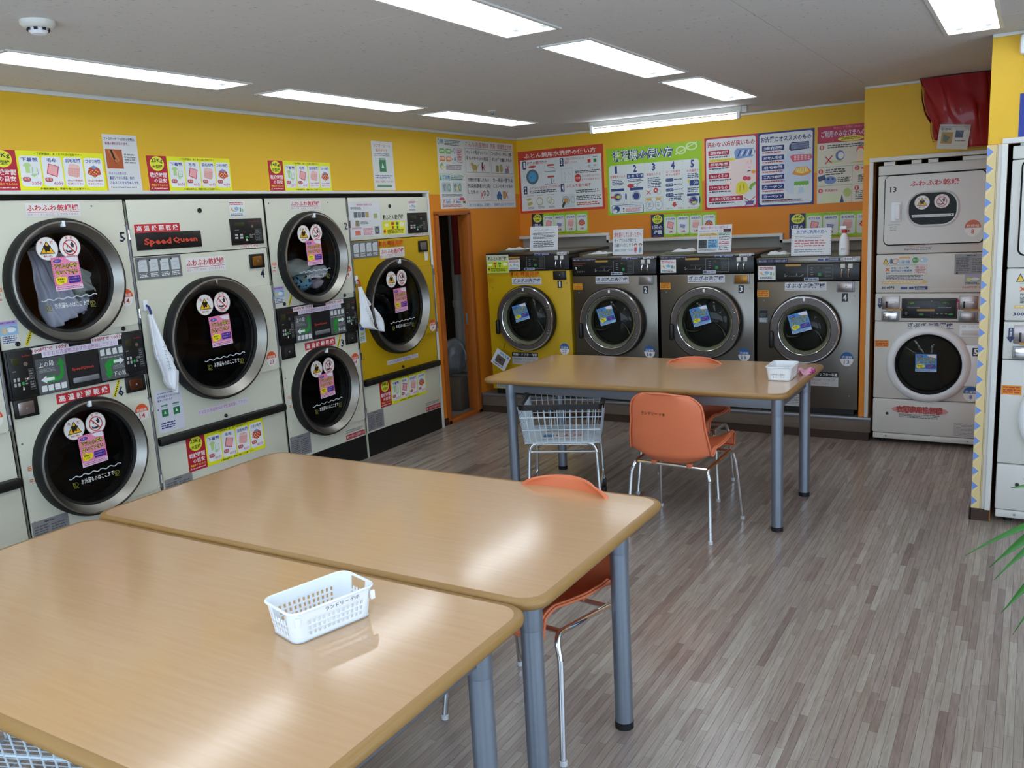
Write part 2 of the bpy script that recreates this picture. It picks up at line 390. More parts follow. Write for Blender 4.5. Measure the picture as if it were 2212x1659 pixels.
# ---- ceiling boards with openings for the recessed lights
TR = [(.55, .785, a, a+1.22) for a in (-.82, .66, 2.14, 3.635, 5.12)] + [(2.295, 2.535, a, a+1.22) for a in (-.82, .66, 2.14, 3.655, 5.12)] + [(3.82, 4.04, a, a+1.22) for a in (-.82, .66, 2.14, 3.63)]  # fixtures behind and over the viewer are unseen, added for lighting
def ceil_mat():
    m = bpy.data.materials.new('ceiling_board'); m.use_nodes = True; nt = m.node_tree; b = nt.nodes['Principled BSDF']; b.inputs['Roughness'].default_value = .8
    g = nt.nodes.new('ShaderNodeNewGeometry'); n = nt.nodes.new('ShaderNodeTexNoise'); n.inputs['Scale'].default_value = 75; n.inputs['Detail'].default_value = 3
    mp = nt.nodes.new('ShaderNodeMapping'); mp.inputs['Scale'].default_value = (1, .45, 1)
    nt.links.new(g.outputs['Position'], mp.inputs[0]); nt.links.new(mp.outputs[0], n.inputs['Vector'])
    cr = nt.nodes.new('ShaderNodeValToRGB'); cr.color_ramp.elements[0].position = .30; cr.color_ramp.elements[0].color = (*lin('#b8b5b1'), 1); cr.color_ramp.elements[1].position = .36; cr.color_ramp.elements[1].color = (*lin('#d4d2cf'), 1)
    nt.links.new(n.outputs[0], cr.inputs[0]); nt.links.new(cr.outputs[0], b.inputs['Base Color']); MATS['ceiling_board'] = m
ceil_mat()
XS = [-.1, 1.40, 3.22, 5.04, 6.4]; YS = [-1.4]+[.02+.91*i for i in range(-1, 9)]
YS = [y for y in YS if y < 7.4]+[7.4]
for i in range(4):
    for j in range(len(YS)-1):
        b = MB(); g = .0012
        for c in cells(XS[i]+g, XS[i+1]-g, YS[j]+g, YS[j+1]-g, TR): b.box(c[0], c[1], c[2], c[3], H, H+.012)
        if b.v: b.build('ceiling_panel', 'ceiling_board', CEIL, smooth=0)
# cornice strips
struct(MB().box(0, .018, -1.3, 7.36, 2.408, 2.43, .003).build('trim_1', 'trim_white'))
struct(MB().box(.018, 3.195, 7.342, 7.36, 2.412, 2.43, .003).build('trim_2', 'trim_white'))
struct(MB().box(3.195, 4.0, 6.515, 6.53, 2.414, 2.43, .003).box(4.0, 6.3, 5.035, 5.05, 2.414, 2.43, .003).build('trim_3', 'trim_white'))
# white frame above and beside the dryers
struct(MB().box(-.02, .035, -1.2, 5.875, 1.93, 1.948, .002).box(-.02, .03, 5.848, 5.872, 0.0, 1.93, .002).build('trim_4', 'trim_white'))
struct(MB().box(-.3, -.02, -1.2, 5.85, 1.902, 1.93).build('gap_shade_strip', 'shadow_gap', smooth=0))  # dark strip standing in for the shade in the gap over the dryers
# stepped white frame over the washers
b = MB(); y0, y1 = 7.325, 7.37
for x0, x1, z in ((0, .93, 1.50), (.905, 2.465, 1.437), (2.44, 3.195, 1.385)): b.box(x0, x1, y0, y1, z, z+.025, .002)
b.box(.905, .93, y0, y1, 1.437, 1.50, .002).box(2.44, 2.465, y0, y1, 1.385, 1.437, .002)
struct(b.build('trim_6', 'trim_white'))
struct(MB().box(0, .905, 7.40, 7.43, 1.33, 1.50).box(.905, 2.44, 7.40, 7.43, 1.27, 1.437).box(2.44, 3.2, 7.40, 7.43, 1.24, 1.385).build('trim_7', 'niche_grey', smooth=0))
# frame round the far niche and the near niche
struct(MB().box(3.236, 3.262, 6.505, 6.56, .17, 1.935, .003).box(3.236, 4.0, 6.505, 6.56, 1.935, 1.962, .003).build('trim_8', 'trim_white'))
struct(MB().box(4.062, 4.088, 5.03, 5.08, .062, 1.917, .003).box(4.062, 4.9, 5.03, 5.08, 1.917, 1.943, .003).box(4.85, 4.876, 5.03, 5.08, .0, 1.917, .003).build('trim_9', 'trim_white'))
# wooden platform under the washers
pl = empty('trim_10'); struct(pl)
mat('platform_wood', '#6d5f52', .5, noise=.3, nscale=5, stretch=(1.2, 1.2, 14))
MB().box(0.002, 3.28, 6.5, 7.6, .06, .168, .003).build('board', 'platform_wood', pl)
MB().box(0.002, 3.285, 6.485, 6.51, .152, .172, .004).build('nosing', 'grey_metal', pl)
MB().box(0.002, 3.27, 6.506, 7.6, 0, .06).build('kick_board', 'brown_base', pl)
struct(MB().box(0.0, .012, 5.872, 5.955, 0, .062).box(0, .012, 6.478, 6.5, 0, .062).build('baseboard_left', 'brown_base', smooth=0))
struct(MB().box(3.995, 4.085, 5.036, 5.05, 0, .062).box(3.99, 4.0, 5.036, 6.5, 0, .062).box(4.88, 6.3, 5.036, 5.05, 0, .062).build('baseboard_right', 'brown_base', smooth=0))
# patterned wallpaper border down the near corner (flat print)
s = Sheet(.064, 1.855, 64, 1855, '#dcc48c', th=.001)
for i in range(23):
    yy = 1855-i*81-40; s.poly([(1, yy-24), (1, yy+24), (29, yy)], '#6f8fd0', 1)
    s.line([(3, yy+40), (27, yy+6)], 3, '#ead9ac', 2)
s.rect(40, 0, 3, 1855, '#8d8578', 1); s.rect(46, 0, 2, 1855, '#b09a78', 1); s.rect(50, 0, 14, 1855, '#d8d6d2', 1)
o = s.build('trim_11', loc=(3.998, 5.05, .062)); struct(o)
# ---- open door to the closet in the left wall
d = empty('door_1'); struct(d)
b = MB()
for (ya, yb) in ((5.955, 6.0), (6.425, 6.478)): b.box(-.05, .022, ya, yb, 0, 1.765, .004)
b.box(-.05, .022, 5.955, 6.478, 1.75, 1.785, .004).box(-.05, .022, 5.955, 6.478, 0, .035, .004)
b.build('frame', 'wood_frame', d)
MB().box(-.095, -.052, 6.44, 6.475, .04, 1.74, .004).build('door_leaf', 'wood_frame', d)
MB().box(-.06, -.045, 6.418, 6.428, .80, .90, .003).build('hinge', 'grey_metal', d)

# ------------------------------------------------------------------ lights
def troffer(x0, x1, y0, y1, label):
    t = empty('ceiling_light', ((x0+x1)/2, (y0+y1)/2, H)); tag(t, label, 'ceiling light', 'recessed twin-tube ceiling lights')
    w = (x1-x0)/2; l = (y1-y0)/2
    b = MB(); b.box(-w-.012, -w+.004, -l-.012, l+.012, -.006, .004).box(w-.004, w+.012, -l-.012, l+.012, -.006, .004).box(-w, w, -l-.012, -l+.004, -.006, .004).box(-w, w, l-.004, l+.012, -.006, .004)
    b.build('frame', 'trim_white', t, smooth=0)
    b = MB().box(-w, w, -l, l, .085, .09).box(-w, -w+.003, -l, l, 0, .09).box(w-.003, w, -l, l, 0, .09).box(-w, w, -l, -l+.003, 0, .09).box(-w, w, l-.003, l, 0, .09)
    b.add([(-.03, -l, .085), (.03, -l, .085), (0, -l, .02), (-.03, l, .085), (.03, l, .085), (0, l, .02)], [(0, 2, 5, 3), (2, 1, 4, 5), (0, 1, 2), (3, 5, 4)])
    b.build('reflector', 'reflector', t, smooth=0)
    for s in (-1, 1):
        MB().tube([(s*w*.55, -l+.028, .034), (s*w*.55, l-.028, .034)], .0155, 10).build('tube', 'tube_light', t)
        for q in (-1, 1): MB().box(s*w*.55-.014, s*w*.55+.014, q*(l-.003), q*(l-.03), .012, .06, .004).build('socket', 'white_plastic', t)
names = []
for k, (a, b_, c, d_) in enumerate(TR):
    row = ['left-hand row over the dryers', 'middle row', 'right-hand row'][0 if a < 1 else 1 if a < 3 else 2]
    j = [-.82, .66, 2.14, 3.6, 5.1]; i = min(range(5), key=lambda q: abs(j[q]-c))
    pos = ['unseen one added behind the viewer', 'unseen one added nearer the viewer', 'third from the far end', 'second from the far end', 'farthest one'][i]
    if a > 3: pos = ['unseen one added behind the viewer', 'unseen one added nearer the viewer', 'second from its far end', 'last one before the yellow pillar'][i]
    troffer(a, b_, c, d_, 'recessed white twin-tube ceiling light, ' + row + ', ' + pos)
t = empty('tube_light', (1.665, 6.80, H)); tag(t, 'surface mounted single white fluorescent batten above the red and green posters', 'ceiling light')
t.rotation_euler = (0, 0, R(2.0))
MB().box(-.62, .62, -.035, .035, -.045, 0, .006).build('housing', 'trim_white', t)
MB().tube([(-.585, -.02, -.072), (.585, -.02, -.072)], .0165, 12).build('tube', 'tube_light', t)
for q in (-1, 1): MB().box(q*.585, q*.61, -.04, 0, -.09, -.03, .004).build('socket', 'white_plastic', t)
MB().box(.62, .66, -.03, .03, -.05, 0, .006).build('end_cap', 'trim_white', t)
# smoke detector, hooks
t = empty('smoke_detector', (1.28, 1.96, H)); tag(t, 'round cream smoke detector on the ceiling, upper left corner', 'smoke detector')
MB().lathe([(.055, 0), (.055, -.012), (.045, -.022), (.036, -.024)], axis='z', seg=32, cap0=True, cap1=True).build('base', 'trim_white', t)
MB().lathe([(.028, -.022), (.03, -.034), (.022, -.042)], axis='z', seg=24, cap1=True).build('sensor', 'white_plastic', t)
b = MB()
for k in range(8): a = 2*PI*k/8; b.box(-.006, .006, -.001, .001, -.033, -.024); v = b.v[-8:]; b.v[-8:] = [((p[0])*math.cos(a)-(p[1]-.0345)*math.sin(a), p[0]*math.sin(a)+(p[1]-.0345)*math.cos(a), p[2]) for p in v]
b.build('vents', 'dark_inside', t, smooth=0)
t = empty('ceiling_hook', (.95, 5.41, H)); tag(t, 'small metal sensor on round plate between two far ceiling lights', 'sensor')
MB().lathe([(.03, 0), (.03, -.004)], axis='z', seg=20, cap1=True).build('plate', 'trim_white', t)
MB().lathe([(.008, -.003), (.006, -.018), (.012, -.024)], axis='z', seg=12, cap1=True).build('stem', 'grey_metal', t)
# wall camera on the near yellow wall
t = empty('wall_speaker', (4.165, 5.05, 2.365)); tag(t, 'small white wall device on yellow wall at right edge', 'speaker')
MB().box(-.05, .06, -.07, 0, -.05, .045, .018).build('housing', 'white_plastic', t)
MB().lathe([(.03, .0705), (.026, .074), (.018, .071)], 0.0, .0, seg=24, cap1=True).build('lens', 'dark_inside', t)

# ------------------------------------------------------------------ dryers along the left wall
def warn_circle(par, x, z, r, kind, n):
    s = Sheet(2*r, 2*r, 100, 100); s.th = .0004
    s.ell(50, 50, 49, 49, '#e9e9e6', 0, n=28); s.ring(50, 50, 49, 49, .05, '#c8a8a0', 1, n=28)
    if kind == 0:
        s.poly([(50, 17), (84, 72), (16, 72)], '#1a1a12', 1); s.poly([(50, 23), (79, 69), (21, 69)], '#efb41c', 2)
        s.poly([(33, 38), (44, 34), (50, 39), (58, 33), (68, 40), (62, 48), (60, 62), (50, 58), (42, 68), (38, 50)], '#15110c', 3)
        s.text('危', 22, 18, 13, 13, '#c8332a', 2); s.text('険', 66, 18, 13, 13, '#c8332a', 2); s.text('爆発の恐れ', 30, 77, 40, 9, '#b04030', 2)
    else:
        s.ring(50, 52, 33, 33, .13, '#cc2c30', 2, n=28); s.line([(29, 30), (71, 75)], 5, '#cc2c30', 3)
        s.poly([(52, 36), (58, 36), (59, 28), (64, 28), (70, 42), (68, 52), (58, 52)], '#2c3140', 1); s.poly([(28, 60), (40, 66), (56, 64), (64, 70), (48, 75), (32, 72)], '#2c3140', 1)
        s.line([(36, 44), (40, 52)], 3, '#2c3140', 1)
        s.text('危', 33, 7, 11, 10, '#c8332a', 2); s.text('険', 56, 7, 11, 10, '#c8332a', 2); s.micro(30, 86, 40, 7, 2, '#b46a60')
    return s.build('sticker', par, (x-r, -n, z-r))
def drum_sheet(par, x, z, w, h, n, bg, tilt=0, name='sticker'):
    s = Sheet(w, h, 100, 100 if bg != 'pink' else 115, '#e88ab0' if bg == 'pink' else '#4c90d0', th=.0006)
    V = s.vh; random.seed(3)
    if bg == 'pink':
        for i in range(12):
            for j in range(2): s.ell(4+i*8.4, 3+j*4 if j == 0 else V*.70, 1.6, 1.6, '#d0304c', 1, n=8)
            s.ell(3, 6+i*8, 1.6, 1.6, '#d0304c', 1, n=8); s.ell(97, 6+i*8, 1.6, 1.6, '#d0304c', 1, n=8)
    s.poly([(52, 4), (80, 2), (98, 4), (98, 22), (84, 20), (66, 16)], '#e8e4ea', 1)
    s.ell(22, 13, 15, 6, '#2a2a98', 2, n=16); s.text('お願い', 12, 9.5, 20, 7, '#cfd2ee', 3)
    s.otext('ドラムの中を', 8, V*.19, 84, V*.17, '#f0e23c', '#2a2518', 2, .08); s.otext('拭いて下さい', 8, V*.39, 84, V*.17, '#f0e23c', '#2a2518', 2, .08)
    s.poly([(6, V*.62), (14, V*.60), (20, V*.57), (30, V*.60), (42, V*.60), (46, V*.68), (42, V*.78), (30, V*.79), (20, V*.83), (8, V*.79), (5, V*.7)], '#f2e21c', 2)
    s.text('静電気に', 11, V*.63, 28, V*.06, '#3a3010', 3); s.text('ご注意!', 14, V*.71, 20, V*.06, '#3a3010', 3)
    s.rect(50, V*.60, 45, V*.21, '#35208c', 2, r=4); s.text('ドラムに付着した', 53, V*.63, 38, V*.05, '#d9a8d8', 3); s.text('汚れを拭きましょう', 53, V*.71, 38, V*.05, '#d9a8d8', 3)
    s.rect(0, V*.86, 100, V*.14, '#e2c8dc' if bg == 'pink' else '#a8c8ea', 2); s.micro(5, V*.88, 90, V*.10, 2, '#c06090' if bg == 'pink' else '#5070b0', 3, ragged=.3)
    return s.build(name, par, (x, -n, z), tilt=tilt)
def level_mark(par, x, z, w, n, tilt=0):
    s = Sheet(w, w*.36, 100, 36); s.th = .0004
    pts = [(2+96*k/40, 10+1.5*math.sin(k*.95)-k*.05) for k in range(41)]; s.line(pts, 1.7, '#c4ccd2', 1)
    s.text('お洗濯ものはここまで', 22, 16, 60, 9, '#e0e2e0', 1)
    for cx in (12, 88): s.line([(cx-5, 18), (cx, 22), (cx-4, 27), (cx+5, 28)], 1.4, '#77742a', 1); s.ring(cx, 22, 5, 4, .25, '#77742a', 2, n=12)
    return s.build('sticker', par, (x, -n, z), tilt=tilt)
def badge(par, x, z, w, num, n, col='#e2582c', ncol='#c84a34', word='乾燥機'):
    s = Sheet(w, w*1.12, 100, 112); s.th = .0005
    s.ell(50, 56, 50, 56, '#eceae6', 0, n=28); s.ell(50, 54, 50, 54, col, 1, 180, 360, 20); s.otext(word, 12, 30, 76, 22, '#f6efe8', col, 2, .03)
    s.text(num, 28 if len(num) > 1 else 40, 62, 42 if len(num) > 1 else 20, 34, ncol, 2, .01)
    return s.build('sticker', par, (x, -n, z))
def door_round(par, cx, cz, Ro, n0, black='black_plastic'):
    """ring, gasket, glass, drum of one dryer door; par is the door part"""
    MB().lathe([(Ro+.006, n0-.004), (Ro+.009, n0+.035), (Ro+.002, n0+.058), (Ro-.004, n0+.060)], cx, cz, 72).build('gasket', 'black_rubber', par)
    Ri = Ro-.048 if Ro < .33 else Ro-.055
    MB().lathe([(Ro-.003, n0+.056), (Ro-.006, n0+.064), (Ro-.014, n0+.066), (Ri+.006, n0+.028), (Ri, n0+.022)], cx, cz, 72).build('ring', 'steel_ring', par)
    MB().lathe([(Ri+.002, n0+.024), (Ri-.010, n0+.020), (Ri-.014, n0+.006)], cx, cz, 64).build('glass_seal', 'black_rubber', par)
    MB().lathe([(Ri-.012, n0+.012), (Ri*.6, n0+.016), (Ri*.25, n0+.018), (.001, n0+.018)], cx, cz, 48).build('glass', 'dryer_glass', par)
    return Ri
def drum(par, cx, cz, r):
    b = MB(); b.lathe([(r+.03, .0), (r-.01, -.05), (r+.0, -.08), (r, -.62)], cx, cz, 48)
    b.build('drum', 'perforated_steel', par)
    MB().lathe([(r, -.6), (.001, -.6)], cx, cz, 48).build('drum_back', 'dark_inside', par)
    v = MB()
    for a in (100, 220, 340):
        ca, sa = math.cos(R(a)), math.sin(R(a)); q = []
        for n, rr_ in ((.1, 1), (.58, 1)):
            for da, k in ((-7, 1.0), (0, .82), (7, 1.0)):
                q.append((cx+r*k*math.cos(R(a+da)), n, cz+r*k*math.sin(R(a+da))))
        v.add(q, [(0, 1, 4, 3), (1, 2, 5, 4), (0, 2, 1), (3, 4, 5)])
    v.build('drum_vane', 'drum_steel', par)
def perf():
    m = bpy.data.materials.new('perforated_steel'); m.use_nodes = True; nt = m.node_tree; b = nt.nodes['Principled BSDF']; b.inputs['Metallic'].default_value = .7; b.inputs['Roughness'].default_value = .4
    tc = nt.nodes.new('ShaderNodeTexCoord'); v = nt.nodes.new('ShaderNodeTexVoronoi'); v.inputs['Scale'].default_value = 90; v.inputs['Randomness'].default_value = 0
    nt.links.new(tc.outputs['Object'], v.inputs['Vector']); cr = nt.nodes.new('ShaderNodeValToRGB'); cr.color_ramp.interpolation = 'CONSTANT'
    cr.color_ramp.elements[0].color = (.003, .003, .003, 1); cr.color_ramp.elements[1].position = .3; cr.color_ramp.elements[1].color = (.03, .03, .028, 1)
    nt.links.new(v.outputs['Distance'], cr.inputs[0]); nt.links.new(cr.outputs[0], b.inputs['Base Color']); MATS['perforated_steel'] = m
perf()
def title_strip(par, x, z, w, h, n, plain=True):
    s = Sheet(w, h, 285, 68, '#e4e2de' if plain else None, th=.0006)
    s.text('ふわふわ乾燥機', 6, 8, 272, 32, '#c8283c', 1, .02); s.rect(6, 44, 272, 2, '#c8283c', 1); s.text('終わってすぐ出せば、シワになりません', 8, 50, 266, 13, '#b070a0', 1, 0)
    return s.build('sticker', par, (x, -n, z))
def red_strip(par, x, z, w, h, n):
    s = Sheet(w, h, 300, 47, '#c42a34', th=.0006)
    for i, ch in enumerate('高温殺菌乾燥'): s.text(ch, 12+i*48, 8, 36, 31, '#f2ece8', 1, .03)
    return s.build('sticker', par, (x, -n, z))
def coin_box(par, x, z, w, h, n, plate='steel_bright', tint=None):
    MB().box(x, x+w, -n-.012, -n, z, z+h, .004).build('coin_box', 'black_plastic', par)
    MB().box(x+w*.14, x+w*.80, -n-.018, -n-.010, z+h*.16, z+h*.84, .004).build('coin_box_plate', plate, par)
    MB().lathe([(.006, n+.021), (.004, n+.023)], x+w*.47, z+h*.5, 14, cap1=True).build('lock', 'grey_metal', par)
mat('amber_plate', '#9a6a2c', .3, .7); mat('silver_plate', '#9a8f8c', .28, .85); mat('brown_plate', '#6a3f2c', .25, .8); mat('dark_plate', '#4b4a4c', .3, .8)
def knob(par, x, z, n, r=.012):
    MB().lathe([(r, n), (r, n+.006), (r*.7, n+.009), (r*.3, n+.006)], x, z, 20, cap1=True).build('key_lock', 'black_plastic', par)
def screws(par, pts, n=0):
    b = MB()
    for x, z in pts: b.lathe([(.005, n), (.005, n+.002), (.002, n+.0025)], x, z, 10, cap1=True)
    b.build('screws', 'grey_metal', par)
def keypad(par, x, z, w, h, n, bright=False):
    """black control face: display, four keys, green start key, coin entry"""
    p = MB().box(x, x+w, -n-.006, -n, z, z+h, .003).build('control_panel', 'black_plastic', par)
    MB().box(x+w*.12, x+w*.42, -n-.009, -n-.005, z+h*.70, z+h*.86, .001).build('display', 'lcd_amber', p)
    for i in range(2):
        for j in range(2): MB().box(x+w*(.11+.15*i), x+w*(.20+.15*i), -n-.010, -n-.005, z+h*(.23+.11*j), z+h*(.31+.11*j), .003).build('button', 'button_grey', p)
    MB().box(x+w*.42, x+w*.51, -n-.010, -n-.005, z+h*.24, z+h*.32, .002).build('start_button', 'green_button', p)
    MB().lathe([(.010, n+.006), (.010, n+.010), (.005, n+.010)], x+w*.66, z+h*.70, 16, cap1=True).build('coin_ring', 'silver_plate', p)
    MB().box(x+w*.60, x+w*.70, -n-.016, -n-.005, z+h*.34, z+h*.40, .002).build('coin_lever', 'steel_bright', p)
    s = Sheet(w, h, 100, 100); s.th = .0002; random.seed(5)
    s.frame(74, 42, 20, 46, .8, '#7c7c78', 1); s.micro(76, 44, 16, 42, 7, '#6f7070', 1); s.micro(12, 42, 14, 4, 1, '#8a8a84', 1); s.poly([(42, 86), (50, 86), (47, 78), (45, 78)], '#d8d8d4', 1); s.text('SpeedQueen', 56, 10, 34, 5, '#b4302c', 1, .01)
    s.micro(56, 60, 10, 16, 3, '#8a8a84', 1); s.build('lettering', p, (x, -n-.0063, z))
    return p
def steps_card(par, x, z, w, h, n):
    s = Sheet(w, h, 308, 123, '#6d7072', th=.0006); random.seed(9)
    for i in range(4):
        X = 14+i*74; s.poly([(X+10, 14), (X+58, 14), (X+58, 80), (X, 80), (X, 24)], '#c9cfd2', 1); s.rect(X, 12, 9, 9, '#1c2024', 2); s.micro(X+2, 88, 56, 26, 3, '#e4e6e6', 1)
        if i < 3: s.poly([(X+61, 46), (X+69, 50), (X+61, 54)], '#15181a', 1)
        s.line([(X+12, 36), (X+44, 36), (X+40, 54), (X+14, 60)], 1.6, '#8b9296', 2)
    return s.build('sticker', par, (x, -n, z))
def illus(s, kind, x, y, w, h, L=3):
    X = lambda a: x+a*w
    Y = lambda b: y+b*h
    P = lambda pts: [(X(a), Y(b)) for a, b in pts]
    if kind == 'shirt':
        s.poly(P([(.02, .14), (.2, .0), (.42, .0), (.58, .14), (.5, .28), (.44, .24), (.44, .72), (.16, .72), (.16, .24), (.08, .3)]), '#b7d98c', L)
        s.poly(P([(.6, .3), (.62, .02), (.66, .3), (.86, .3), (.9, .02), (.92, .3), (.98, .5), (.96, .8), (.56, .8), (.54, .5)]), '#dfeee0', L+1); s.line(P([(.6, .3), (.56, .8), (.96, .8), (.92, .3)]), w*.02, '#4c6a5c', L+2)
        s.poly(P([(.44, .84), (.86, .84), (.76, .96), (.66, 1.0), (.56, .96)]), '#a6d878', L+1)
    elif kind == 'blanket':
        s.poly(P([(.24, 0), (.96, .2), (.76, 1.0), (.06, .74)]), '#c23c54', L); s.poly(P([(.29, .06), (.89, .23), (.71, .92), (.13, .70)]), '#eea8a8', L+1)
        for k in range(3): s.line(P([(.26-.03*k, .25+.16*k), (.82-.03*k, .4+.16*k)]), w*.012, '#f6d0cc', L+2)
    elif kind == 'duvet':
        s.poly(P([(.2, .04), (.5, 0), (.9, .1), (.96, .3), (.86, .92), (.7, 1.0), (.1, .88), (.04, .7), (.12, .3)]), '#e6a8a2', L); s.poly(P([(.18, .08), (.5, .04), (.88, .13), (.92, .34), (.12, .28)]), '#f2c4bc', L+1)
        for k in range(3): s.line(P([(.12-.02*k, .42+.16*k), (.9-.02*k, .5+.16*k)]), w*.014, '#f6d8d2', L+2)
        for k in range(3): s.line(P([(.3+.18*k, .34), (.24+.18*k, .94)]), w*.014, '#f6d8d2', L+2)
    elif kind == 'kotatsu':
        s.poly(P([(.1, .28), (.5, .14), (.92, .3), (1.0, .72), (.5, .98), (0, .7)]), '#c4452c', L); n = 6
        for a in range(n):
            for b in range(4):
                if (a+b) % 2: continue
                u = (.12+.13*a); q = .36+.14*b+(.10-abs(u-.45)*.18); s.poly(P([(u, q-.06), (u+.07, q), (u, q+.06), (u-.07, q)]), '#f2d8a0', L+1)
        s.poly(P([(.2, .2), (.5, .06), (.82, .2), (.52, .36)]), '#7f93c4', L+2)
    elif kind == 'quilt':
        s.poly(P([(.2, .04), (.8, 0), (1.0, .18), (.7, 1.0), (.1, .84), (.02, .6)]), '#e8eaf2', L); s.poly(P([(.12, .42), (.82, .52), (.7, .96), (.12, .82)]), '#4c5cae', L+1)
        for k in range(4): s.line(P([(.14, .5+.1*k), (.78, .6+.1*k)]), w*.03, '#e8eaf2', L+2)
def time_poster(kg, sub, ent, w=.586, h=.19, lead='乾燥時間'):
    s = Sheet(w, h, 586, 190, '#ecec1e', th=.0012, r=0); random.seed(4)
    s.rect(0, 0, 132, 190, '#b81c34', 1); s.ell(66, 42, 46, 40, '#e8e83a', 2); s.text(kg, 28, 14, 76, 28, '#26401c', 3, .02); s.text(sub, 32, 48, 68, 22, '#26401c', 3, .02)
    s.text('乾燥時間', 12, 90, 110, 28, '#f6e8e8', 2, .03); s.text('の目安', 34, 122, 84, 25, '#f6e8e8', 2, .03); s.text('最後はドラムの1/3', 12, 152, 108, 14, '#f0c43c', 2, .02); s.micro(30, 173, 90, 9, 1, '#f0dcdc', 2); s.line([(10, 182), (16, 172), (22, 182)], 3, '#f4eeee', 2)
    s.text('ー下記時間は、あくまで1回の目安ですー', 220, 6, 250, 12, '#2a2c10', 2, .01); s.text('多種乾燥機は、季節外等にご注意下さい。', 230, 175, 260, 11, '#2a2c10', 2, .01)
    for i, (nm, il, tm) in enumerate(ent):
        X = 144+i*110; s.rect(X, 24, 102, 146, '#eceef0', 1, r=16); s.text(nm, X+10 if len(nm) > 2 else X+26, 32, 82 if len(nm) > 2 else 50, 20, '#2c4a98', 2, .02); illus(s, il, X+14, 58, 74, 66)
        if tm[0] == '!': s.text('23kgの乾燥機', X+10, 134, 84, 11, '#b82c3c', 2, .01); s.text('をお使い下さい', X+10, 149, 84, 12, '#b82c3c', 2, .01)
        else: s.rect(X+6, 126, 38, 20, '#b8283c', 5, r=8); s.text('高温', X+11, 129, 28, 13, '#f0d8d0', 6, 0); s.text(tm, X+46, 144, 50, 20, '#c02c74', 5, .0)
    return s
E4 = lambda a, b, c, d: [('下着類', 'shirt', a), ('毛布', 'blanket', b), ('羽毛布団', 'duvet', c), ('コタツ布団', 'kotatsu', d)]
def small_card(w, h, seed=1):
    s = Sheet(w, h, 100, 80, '#dfe2e2', th=.0006); random.seed(seed)
    s.micro(6, 5, 88, 18, 2, '#c05a60', 1, .6); s.poly([(10, 42), (18, 32), (26, 42), (30, 54), (20, 50)], '#e0b060', 1); s.ell(50, 38, 14, 8, '#8ab4d8', 1); s.rect(70, 34, 8, 20, '#5a7c70', 1); s.rect(84, 40, 8, 16, '#9cc07c', 1); s.line([(24, 50), (44, 52), (62, 44)], 2, '#6a84a0', 2)
    s.micro(8, 62, 84, 14, 2, '#5c606a', 1, .6); return s
def orange_note(par, x, z, w, h, n):
    s = Sheet(w, h, 100, 120, '#e2dfd6', th=.0004); random.seed(2); s.rect(2, 4, 96, 30, '#e0763a', 1); s.micro(6, 8, 88, 22, 2, '#f0e0d0', 2); s.rect(30, 40, 44, 26, '#e0763a', 1); s.micro(34, 44, 36, 16, 1, '#f0e0d0', 2); s.line([(52, 68), (52, 84)], 3, '#e0763a', 1); s.micro(4, 88, 92, 26, 2, '#d8743c', 1)
    return s.build('sticker', par, (x, -n, z))
def yellow_strip(par, x, z, w, l, ang, n):
    s = Sheet(w, l, 20, 100, '#e6d22c', th=.0004)
    for i in range(9): s.rect(6, 6+i*10, 8, 6, '#2a2410', 1)
    return s.build('sticker', par, (x, -n, z), tilt=ang)
def grey_card(par, x, z, w, h, n, c='#8b8a8c'):
    s = Sheet(w, h, 100, 80, c, th=.0004); random.seed(8); s.micro(34, 5, 30, 6, 1, '#3a3a3e', 1); s.micro(5, 14, 42, 62, 9, '#5d5c60', 1); s.micro(52, 18, 42, 56, 8, '#5d5c60', 1); s.poly([(4, 78), (8, 70), (12, 78)], '#1c1c1e', 1)
    return s.build('sticker', par, (x, -n, z))

def front_with_holes(W, z0, z1, holes, n=0.0):
    b = MB(); b.flat([(.004, z0), (W-.004, z0), (W-.004, z1), (.004, z1)], [circ(c[0], c[1], c[2], 48) for c in holes], n, n-.01); return b
def door_plate(par, cx, cz, Rr, Ri, xr, z0, z1, m):
    hh = (z1-z0)/2; zc = (z0+z1)/2; dz = zc-cz
    a0 = math.degrees(math.asin(max(-1, min(1, (z1-cz)/Rr)))); a1 = 360+math.degrees(math.asin(max(-1, min(1, (z0-cz)/Rr))))
    arc = circ(cx, cz, Rr, 40, a0, a1)
    outer = [(xr-.01, z0), (xr, z0+.01), (xr, z1-.01), (xr-.01, z1)]+arc
    b = MB().flat(outer, [circ(cx, cz, Ri, 40)], .018, .001); return b.build('door', m, par, smooth=0)
def hinge(par, x, z0, z1):
    b = MB().box(x, x+.012, -.022, -.002, z0, z1, .002)
    b.build('hinge_strip', 'grey_metal', par)
    for z in (z0+.03, z1-.08): MB().tube([(x+.006, -.027, z), (x+.006, -.027, z+.05)], .006, 8).build('hinge_pin', 'steel_bright', par)

